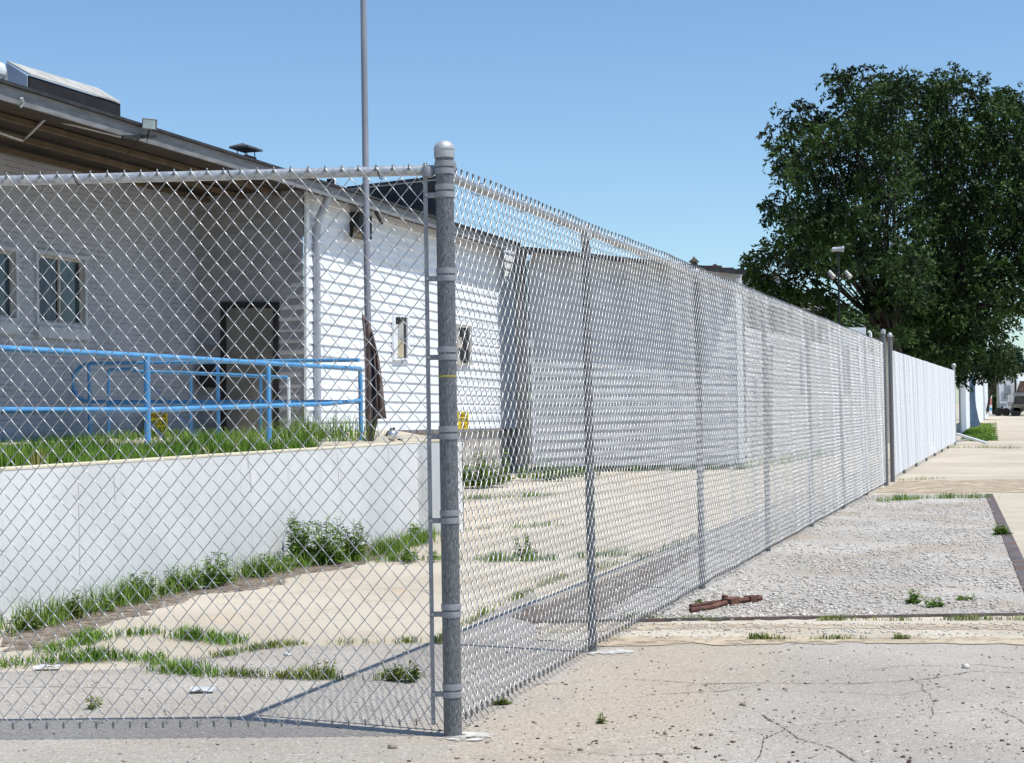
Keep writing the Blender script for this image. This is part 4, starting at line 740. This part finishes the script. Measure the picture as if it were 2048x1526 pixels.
for (x, y, s, m_, lab) in ((1934, 1338, .021, 'pebble', 'pale round stone lying alone on the asphalt at the right'), (1510, 1281, .020, 'pebble', 'cream stone at the left end of the weed line on the concrete strip'), (1485, 1413, .016, 'pebbled', 'reddish stone lying just above the start of the faint white line'),
                      (1330, 1472, .016, 'pebbled', 'reddish brown chip at the left end of the faint white line'), (1615, 1369, .014, 'pebble', 'dark grey pebble on the long crack right of centre'), (785, 1498, .018, 'pebbled', 'flat brown stone in front of the corner post foot'), (575, 1313, .022, 'paper', 'small white lump on the asphalt behind the near mesh')):
    P = A_([G(x, y)]); P[0, 2] = s*.4; ob = stones(P, A_([s]), MT[m_], 'stone', .7); tag(ob, lab, 'stone')
for (x, y, s, lab) in ((405, 1180, .08, 'crumpled pale blue wrapper beside the weeds at the wall foot'), (405, 1387, .07, 'flat white paper scrap on the asphalt behind the mesh'), (95, 1341, .08, 'white paper strip in the grass joint at the left')):
    c = G(x, y); b = MB(); g_ = 5; vs = [c+A_([s*(i/g_-.5)*1.6, s*(j/g_-.5), .012+.02*rng.random()]) for i in range(g_+1) for j in range(g_+1)]
    b.add(vs, [(i*(g_+1)+j, (i+1)*(g_+1)+j, (i+1)*(g_+1)+j+1, i*(g_+1)+j+1) for i in range(g_) for j in range(g_)]); tag(b.build('litter', MT['paper'], None, True), lab, 'litter')

# ---------------------------------------------------------------- grass, weeds
def blades(P, h, wd, bend=.6):
    """one bent blade (2 quads tapering) per point"""
    N = len(P); a = rng.random(N)*6.28; d = np.stack([np.cos(a), np.sin(a), 0*a], 1); s = np.stack([-np.sin(a), np.cos(a), 0*a], 1); h = h[:, None]; be = (bend*rng.random(N))[:, None]
    w = (wd*(.6+.8*rng.random(N)))[:, None]; m_ = P+ZU*h*.55+d*h*be*.3; t_ = P+ZU*h*(1-.25*be)+d*h*be
    V = np.stack([P-s*w, P+s*w, m_+s*w*.7, m_-s*w*.7, t_+s*w*.08, t_-s*w*.08], 1).reshape(-1, 3); b_ = np.arange(N)[:, None]*6
    Q = np.concatenate([b_+A_([[0, 1, 2, 3]]), b_+A_([[3, 2, 4, 5]])]); return V, Q
# lawn on the terrace
N = 95000; s = -3.5+rng.random(N)*(np.dot(cor-RW0, u)+1.9); d = .22+(rng.random(N)**1.2)*5.5
P = RW0+s[:, None]*u+d[:, None]*v; ln = .5+.5*np.sin(s*1.7+d*2.3)+.4*np.sin(s*4.1-d*3)
keep = (rng.random(N) < .75+.25*ln) & (d < np.maximum(5.6-1.05*np.clip(s, 0, 9), .9)+.4*ln) & (s < np.dot(cor-RW0, u)-2.3+.4*ln); P = P[keep]; ln = ln[keep]; P[:, 2] = [tz(p) for p in P]
V, Q = blades(P, (.07+.10*rng.random(len(P)))*(.6+.6*ln), .005); tag(fast_mesh('lawn', V, Q, MT['grass'], None), 'lush green grass growing on the terrace behind the low white wall', 'grass', kind='stuff')
b = MB(); L0 = -3.5; L1 = np.dot(cor-RW0, u)-2.4; pts = []
for s_ in np.linspace(L0, L1, 14): pts.append((RW0+u*s_+v*.23, RW0+u*s_+v*max(.9, 5.4-1.03*max(0, s_))))
for i in range(13): q4 = [pts[i][0], pts[i+1][0], pts[i+1][1], pts[i][1]]; b.quad(*[terr(p, tz(p)+.005) for p in q4])
tag(b.build('lawn_soil', MT['lawnsoil']), kind='structure')
# tall weedy grass against the building and lawn end
def tuft(px, py, z, n_, h, spread, mat, wd=.004):
    c = G(px, py, z); P = c+np.stack([rng.normal(size=n_)*spread, rng.normal(size=n_)*spread*.8, np.zeros(n_)], 1); P[:, 2] = z
    return blades(P, h*(.4+.8*rng.random(n_)), wd, .9)
pr = []
for x in np.linspace(20, 690, 46): pr.append(tuft(x+rng.normal()*8, 876+rng.normal()*4, 1.0, 60, .10+.08*rng.random()+(.14 if x > 570 else 0), .22, None, .005))
V, Q = join(pr); tag(fast_mesh('rough_grass', V, Q, MT['weed'], None), 'rough darker grass along the foot of the building and around the downspout', 'grass', kind='stuff')
# joint grass: lines of turf in pavement joints
def joint(path, n_, h, spread, name, lab, mat='drygrass', z=.008, thr=.0):
    P = A_([G(*p) for p in path]); seg = np.linalg.norm(np.diff(P, axis=0), axis=1); cum = np.concatenate([[0], np.cumsum(seg)]); s = rng.random(n_)*cum[-1]
    k_ = np.clip(np.searchsorted(cum, s)-1, 0, len(seg)-1); f_ = (s-cum[k_])/seg[k_]; X = P[k_]+(P[k_+1]-P[k_])*f_[:, None]; dens = .5+.5*np.sin(s*6.3+n_)+.5*np.sin(s*15.1+1)
    kp = rng.random(n_) < .12+.55*dens; X = X[kp]; dens = dens[kp]; X = X+np.stack([rng.normal(size=len(X))*spread, rng.normal(size=len(X))*spread, 0*X[:, 0]], 1); X[:, 2] = z
    V, Q = blades(X, h*(.35+.5*rng.random(len(X))+.6*np.clip(dens, 0, 1.3)*rng.random(len(X))), .0032, 1.1); tag(fast_mesh(name, V, Q, MT[mat], None), lab, 'grass', kind='stuff')
joint([(90, 1310), (200, 1278), (300, 1270), (470, 1290)], 2600, .075, .045, 'joint_grass', 'thick green grass in the slab joint nearest the white wall', 'grass')
joint([(0, 1335), (100, 1328), (230, 1320), (300, 1322), (340, 1345), (430, 1355)], 2600, .07, .045, 'joint_grass', 'wide band of grass in the joint where concrete meets asphalt at the left', 'grass')
joint([(0, 1275), (200, 1222), (400, 1176), (600, 1136), (760, 1112), (850, 1085)], 7500, .17, .07, 'foot_grass', 'uneven green weeds and grass along the foot of the white wall', 'weed', .012)
joint([(430, 1318), (520, 1300), (600, 1292), (830, 1288)], 1300, .045, .025, 'joint_grass', 'thin grass line dividing pale concrete from asphalt behind the mesh')
joint([(450, 1355), (640, 1360), (740, 1362), (850, 1358)], 1300, .06, .028, 'joint_grass', 'brownish grass tufts in the asphalt joint left of the corner post')
joint([(870, 1290), (940, 1247), (1020, 1205), (1090, 1172)], 1100, .05, .02, 'joint_grass', 'dark green grass line running diagonally behind the corner post')
joint([(700, 1125), (840, 1122), (960, 1124), (1100, 1122), (1240, 1112)], 2600, .09, .05, 'joint_grass', 'green grass joint across the pale slabs behind the long fence', 'grass')
joint([(780, 1105), (900, 1062), (1000, 1058), (1120, 1052)], 1500, .07, .05, 'joint_grass', 'grass joint across the slabs further back behind the fence', 'grass')
joint([(1080, 1172), (1180, 1145), (1300, 1110), (1400, 1075)], 1300, .06, .05, 'joint_grass', 'sparse grass along the inner side of the gravel pit')
joint([(905, 1000), (1000, 997), (1100, 992)], 1300, .08, .10, 'joint_grass', 'faded grass joint near the far building', 'grass')
joint([(1250, 1240), (1340, 1238), (1440, 1243)], 800, .035, .03, 'joint_grass', 'short yellow green grass in the gravel corner by the fence')
joint([(1500, 1281), (1600, 1281), (1735, 1281)], 800, .035, .012, 'joint_grass', 'row of small weeds along the lower edge of the concrete strip')
joint([(1640, 1243), (1800, 1243), (2000, 1242), (2080, 1242)], 900, .035, .02, 'joint_grass', 'weeds along the steel angle at the front of the pit')
joint([(1760, 1005), (1850, 998), (1975, 997)], 1400, .09, .08, 'joint_grass', 'grass at the far edge of the gravel pit', 'grass')
joint([(1900, 897), (1960, 896), (2048, 898)], 900, .10, .15, 'joint_grass', 'grass joint across the pavement near the fallen pole')
joint([(1800, 962), (1900, 958)], 300, .06, .06, 'joint_grass', 'sparse weeds at the foot of the far fence')
joint([(1190, 945), (1330, 946), (1480, 940), (1640, 915), (1760, 895)], 4200, .28, .14, 'foot_grass', 'dark weeds along the foot of the grey building and the shed', 'weed')
joint([(1500, 1100), (1560, 1065), (1700, 1003)], 700, .05, .05, 'joint_grass', 'thin weeds along the outer foot of the long fence')
N = 9000; s_ = rng.random(N); t_ = rng.random(N); P0_ = G(1935, 878); X = np.stack([15.6+s_*4.6+t_*2.5, 53+t_*26, 0*s_], 1)
X = A_([p for p in [G(1930+58*a, 882-44*b_) for a, b_ in zip(s_, t_)] if p[1] < 85]); X[:, 2] = [gz(p[1])+.01 for p in X]
V, Q = blades(X+A_([1, 0, 0])*(.15*np.sin(X[:, 1:2]*2.1)), .03+.06*rng.random(len(X)), .02, .9); tag(fast_mesh('verge_grass', V, Q, MT['grass'], None), 'mown grass verge beside the solid white fence', 'grass', kind='stuff')
# weeds as plants
def plant(c, h, ns, spread, leafl, mat, label, group=None, name='weed', lean=.35, seed=0):
    r = np.random.default_rng(seed); t = thing(name, c, label, 'weed', group); st_ = MB(); Vs, Qs = [], []
    for i in range(ns):
        a = r.random()*6.28; b0 = c+A_([math.cos(a), math.sin(a)*.8, 0])*spread*r.random(); hh = h*(.45+.6*r.random()); le = A_([math.cos(a), math.sin(a), 0])*hh*lean*r.random()
        P_ = [b0+le*f_**1.5+ZU*hh*f_ for f_ in np.linspace(0, 1, 5)]; st_.tube(P_, [.0035, .003, .0025, .002, .001], 4, False); nl = int(14+hh*55)
        for j in range(nl):
            f_ = .08+.92*r.random(); p = b0+le*f_**1.5+ZU*hh*f_; aa = r.random()*6.28; d = unit(A_([math.cos(aa), math.sin(aa), .15+.8*r.random()])); L_ = leafl*(1.15-.7*f_)*(.6+.7*r.random()); sd = unit(np.cross(d, ZU+.3*r.normal(size=3)))*L_*.15
            k = len(Vs)*4; Vs.append([p, p+d*L_*.5+sd, p+d*L_-ZU*L_*.25, p+d*L_*.5-sd]); Qs.append([k, k+1, k+2, k+3])
    st_.build('stems', MT[mat], t); fast_mesh('leaves', A_(Vs).reshape(-1, 3), A_(Qs), MT[mat], t)
wl_ = [(600, 1132, .38, 16, .10, .075, 'tall bright green weed clump at the wall foot, left end of the biggest patch'), (648, 1130, .33, 22, .16, .075, 'bushy middle of the biggest green weed patch by the white wall'), (700, 1122, .30, 16, .14, .07, 'right part of the biggest weed patch, leaning toward the corner post'),
       (416, 1178, .34, 8, .06, .07, 'narrow upright weed against the white wall beside the blue wrapper'), (450, 1172, .26, 9, .10, .065, 'thin seeding weed just right of the upright one at the wall'), (525, 1156, .22, 8, .08, .06, 'lone spindly weed between the upright weed and the big patch'),
       (350, 1185, .20, 14, .12, .06, 'low leafy weed left of the blue wrapper at the wall foot'), (268, 1200, .22, 16, .12, .065, 'leafy weed clump at the middle of the left wall stretch'), (210, 1225, .12, 10, .10, .05, 'short sprawling weed on the dark soil strip by the wall'), (142, 1240, .20, 12, .07, .06, 'pointed weed near the left end of the white wall'),
       (55, 1262, .13, 12, .08, .06, 'small broad leaved weed at the far left wall foot'), (835, 1085, .22, 9, .14, .08, 'broad leaved weed at the end of the retaining wall near the tension bar'), (830, 1125, .15, 10, .18, .06, 'low brownish weed in the joint just left of the corner post'),
       (1048, 1122, .24, 10, .12, .06, 'upright weed behind the long fence left of its first line post'), (975, 975, .62, 34, .55, .13, 'large dark bush growing against the stone foundation behind the fence'), (935, 978, .45, 22, .4, .12, 'lower dark bush beside the corner post at the stone foundation'), (1080, 962, .38, 26, .6, .12, 'spreading green weeds at the corner of the grey building'), (1150, 955, .22, 20, .6, .10, 'low green weeds in front of the grey building siding'),
       (785, 1364, .09, 12, .05, .04, 'small yellow green weed in the asphalt by the rail shadow'), (820, 1366, .10, 10, .04, .04, 'spiky little weed just left of the tension bar foot'), (650, 1358, .10, 8, .04, .035, 'reddish seedling in the asphalt joint behind the mesh'), (1828, 1210, .10, 10, .07, .05, 'green weed tuft on the gravel toward the right'), (1868, 1216, .07, 10, .08, .04, 'low weed beside the green tuft on the gravel'), (1920, 1203, .05, 8, .08, .035, 'tiny yellow green weed on the gravel near the side angle'),
       (2003, 1072, .12, 14, .07, .06, 'leafy weed growing against the steel side angle of the pit'), (1800, 1280, .04, 8, .05, .03, 'isolated weed sprig on the concrete strip right of the weed row'), (1203, 1448, .05, 6, .02, .025, 'tiny sprig in the sandy dirt in front of the fence'), (1400, 1215, .05, 10, .05, .04, 'small green weed beside the rusty iron bars'), (1010, 1410, .03, 10, .05, .03, 'flat mossy sprig under the bottom edge of the fence'),
       (185, 1420, .08, 5, .03, .035, 'sparse seedling alone on the asphalt at the left behind the mesh')]
for i, (x, y, h, ns, spd, lf, lab) in enumerate(wl_):
    plant(G(x, y), h*((1.2 if i < 3 else .95) if i < 11 else 1), int(ns*(1.3 if i < 3 else .8)), spd, lf*1.15, 'weed' if y < 1240 else 'drygrass', lab, 'weeds in the yard', seed=i+11)
for i, (x, lab) in enumerate(((612, 'airy seeding weed on the terrace left of the downspout'), (650, 'airy seeding weed on the terrace right of the downspout'))): plant(G(x, 884, 1.0), .42, 9, .18, .04, 'weed', lab, 'weeds on the terrace', seed=50+i)

# ---------------------------------------------------------------- trees
def tree(name, lab, base, clumps, mat, trunk_r, leaf=.17, per=900, seed=1, Yc=60., droop=.5, group=None):
    r = np.random.default_rng(seed); t = thing(name, base, lab, 'tree', group); tb_ = MB(); P0_ = A_(base); Vs = []
    cs = [(far(x, y, Y), rp/3200*Y) for x, y, rp, Y in clumps]; top = max(c[0][2] for c in cs); mid = np.mean([c[0] for c in cs], axis=0)
    fork = A_([P0_[0]*.6+mid[0]*.4, P0_[1]*.6+mid[1]*.4, P0_[2]+(top-P0_[2])*.28]); tb_.tube([P0_, P0_*.5+fork*.5+A_([.1, 0, 0]), fork], [trunk_r, trunk_r*.85, trunk_r*.7], 10)
    for c, rad in cs:
        m1 = fork*.5+c*.5+ZU*rad*.2+r.normal(size=3)*.2; tb_.tube([fork, m1, c], [trunk_r*.30, trunk_r*.15, .02], 6)
        nt = max(46, int(per*(rad/1.2)**2/9)); d = r.normal(size=(nt, 3)); d /= np.linalg.norm(d, axis=1)[:, None]; rr = rad*(.25+.75*r.random(nt)**.55); S0 = c+d*rr[:, None]*A_([1.05, 1.05, .82])*(1+.22*np.clip(r.normal(size=(nt, 1)), -1.5, 1.6))
        out = d+A_([0, 0, -.1])+.5*r.normal(size=(nt, 3)); out /= np.linalg.norm(out, axis=1)[:, None]
        L_ = rad*.22*(.5+r.random(nt))+.15
        for kk in range(10):
            f_ = (kk+.5)/10; p = S0+out*(L_*f_)[:, None]-ZU*(droop*L_*f_*f_)[:, None]; ld = out*.5+r.normal(size=(nt, 3))*.6-ZU*.45; ld /= np.linalg.norm(ld, axis=1)[:, None]; sd = np.cross(ld, r.normal(size=(nt, 3))); sd /= np.linalg.norm(sd, axis=1)[:, None]
            l = leaf*(.6+.7*r.random(nt))[:, None]; Vs.append(np.stack([p, p+ld*l*.5+sd*l*.21, p+ld*l, p+ld*l*.5-sd*l*.21], 1))
    V = np.concatenate(Vs).reshape(-1, 3); Q = np.arange(len(V)).reshape(-1, 4); fast_mesh('crown', V, Q, mat, t); tb_.build('trunk', MT['trunk'], t, True); print(name, len(Q))
Y0 = 60
cA = []
for x, y, r_ in [(1702, 165, 42), (1745, 190, 55), (1680, 165, 28), (1790, 170, 45), (1600, 230, 42), (1560, 262, 36), (1640, 260, 50), (1700, 250, 60), (1770, 260, 65), (1565, 310, 34), (1610, 330, 50), (1680, 340, 65), (1760, 350, 70), (1570, 400, 38), (1545, 425, 26), (1620, 420, 55), (1700, 430, 70), (1780, 440, 70),
                 (1590, 480, 48), (1540, 505, 34), (1510, 525, 24), (1640, 500, 55), (1720, 510, 60), (1560, 545, 34), (1610, 552, 36), (1500, 545, 16), (1660, 560, 30), (1715, 575, 42), (1670, 620, 26), (1700, 640, 32), (1735, 600, 26), (1800, 520, 60), (1640, 450, 60), (1575, 585, 18), (1800, 600, 38), (1815, 560, 50), (1775, 570, 40), (1820, 640, 34), (1800, 670, 24), (1540, 578, 20), (1590, 598, 20), (1630, 590, 26), (1655, 600, 24), (1520, 560, 16), (1755, 560, 34), (1770, 600, 26)]:
    cA.append((x, y, r_, Y0+(r_/60)*rng.normal()*1.6)); 
    if r_ > 44: cA.append((x+rng.normal()*12, y+10, r_*.85, Y0+2.8)); cA.append((x+rng.normal()*12, y+8, r_*.8, Y0-2.6))
cA = [(x, y, r_*.92, Y) for x, y, r_, Y in cA if rng.random() > .03]
tree('locust_tree', 'huge dark green tree with drooping sprays spreading left over the fence and roofs', terr(far(1850, 700, 62.5), 0), cA, MT['leaf'], .22, leaf=.19, per=1500, seed=3)
cB = []
for x, y, r_ in [(1905, 160, 40), (1880, 185, 45), (1940, 175, 42), (1990, 205, 48), (2040, 220, 48), (1850, 210, 38), (1870, 260, 60), (1940, 270, 65), (2020, 290, 65), (1850, 340, 60), (1920, 370, 65), (2000, 380, 70), (2060, 350, 60), (1860, 430, 62), (1940, 450, 60), (2030, 450, 55), (1850, 520, 60), (1920, 540, 65), (2000, 540, 60), (2060, 520, 50),
                 (1830, 600, 55), (1890, 620, 60), (1960, 620, 55), (2020, 600, 35), (1810, 660, 42), (1870, 690, 48), (1930, 690, 45), (1850, 715, 26), (1980, 680, 36), (2070, 430, 50), (2090, 280, 60), (1775, 640, 24), (1780, 690, 20), (2050, 600, 22), (1900, 730, 20), (2000, 725, 22), (1960, 735, 22), (1800, 720, 26), (1840, 690, 45), (1855, 735, 22), (1930, 740, 26), (1895, 745, 20), (1800, 600, 40), (1820, 640, 45)]:
    cB.append((x, y, r_, Y0+6+(r_/60)*rng.normal()*1.6))
    if r_ > 44: cB.append((x+rng.normal()*12, y+10, r_*.85, Y0+9)); cB.append((x+rng.normal()*12, y+8, r_*.8, Y0+3.2))
cB = [(x, y, r_*(.93 if y < 560 else 1.08), Y) for x, y, r_, Y in cB if y > 600 or rng.random() > .03]
tree('locust_tree', 'second tall dark tree behind the far fence, its crown cut by the right edge', terr(far(1880, 800, 67), 0), cB, MT['leaf'], .28, leaf=.20, per=1500, seed=5)
tree('small_tree', 'small rounded dark tree above the fence beside the two tall posts', terr(far(1745, 740, 56), 0), [(1744, 664, 12, 56), (1738, 672, 12, 56), (1752, 673, 11, 56.3), (1746, 680, 13, 56)], MT['leaf2'], .12, leaf=.10, per=2200, seed=8)
tree('yellow_green_tree', 'lower lighter yellowish green tree above the white panel fence', terr(far(1966, 780, 104), .35), [(1985, 722, 20, 96), (1965, 730, 16, 97), (2005, 712, 20, 96), (2020, 738, 16, 95), (1990, 745, 18, 97), (2010, 700, 16, 98)], MT['leaf2'], .10, leaf=.26, per=900, seed=9)
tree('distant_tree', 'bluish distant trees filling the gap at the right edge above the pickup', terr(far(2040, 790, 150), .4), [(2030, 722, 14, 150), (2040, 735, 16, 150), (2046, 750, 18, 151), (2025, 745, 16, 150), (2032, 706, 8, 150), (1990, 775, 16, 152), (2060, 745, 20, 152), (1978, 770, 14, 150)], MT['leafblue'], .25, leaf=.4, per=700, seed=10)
tree('distant_tree', 'dark shrubs between the white panel fence and the camper trailer', terr(far(1988, 820, 125), .4), [(1986, 790, 10, 125), (1992, 800, 9, 125), (1982, 775, 9, 126), (1990, 812, 8, 125)], MT['leaf'], .12, leaf=.3, per=900, seed=12)
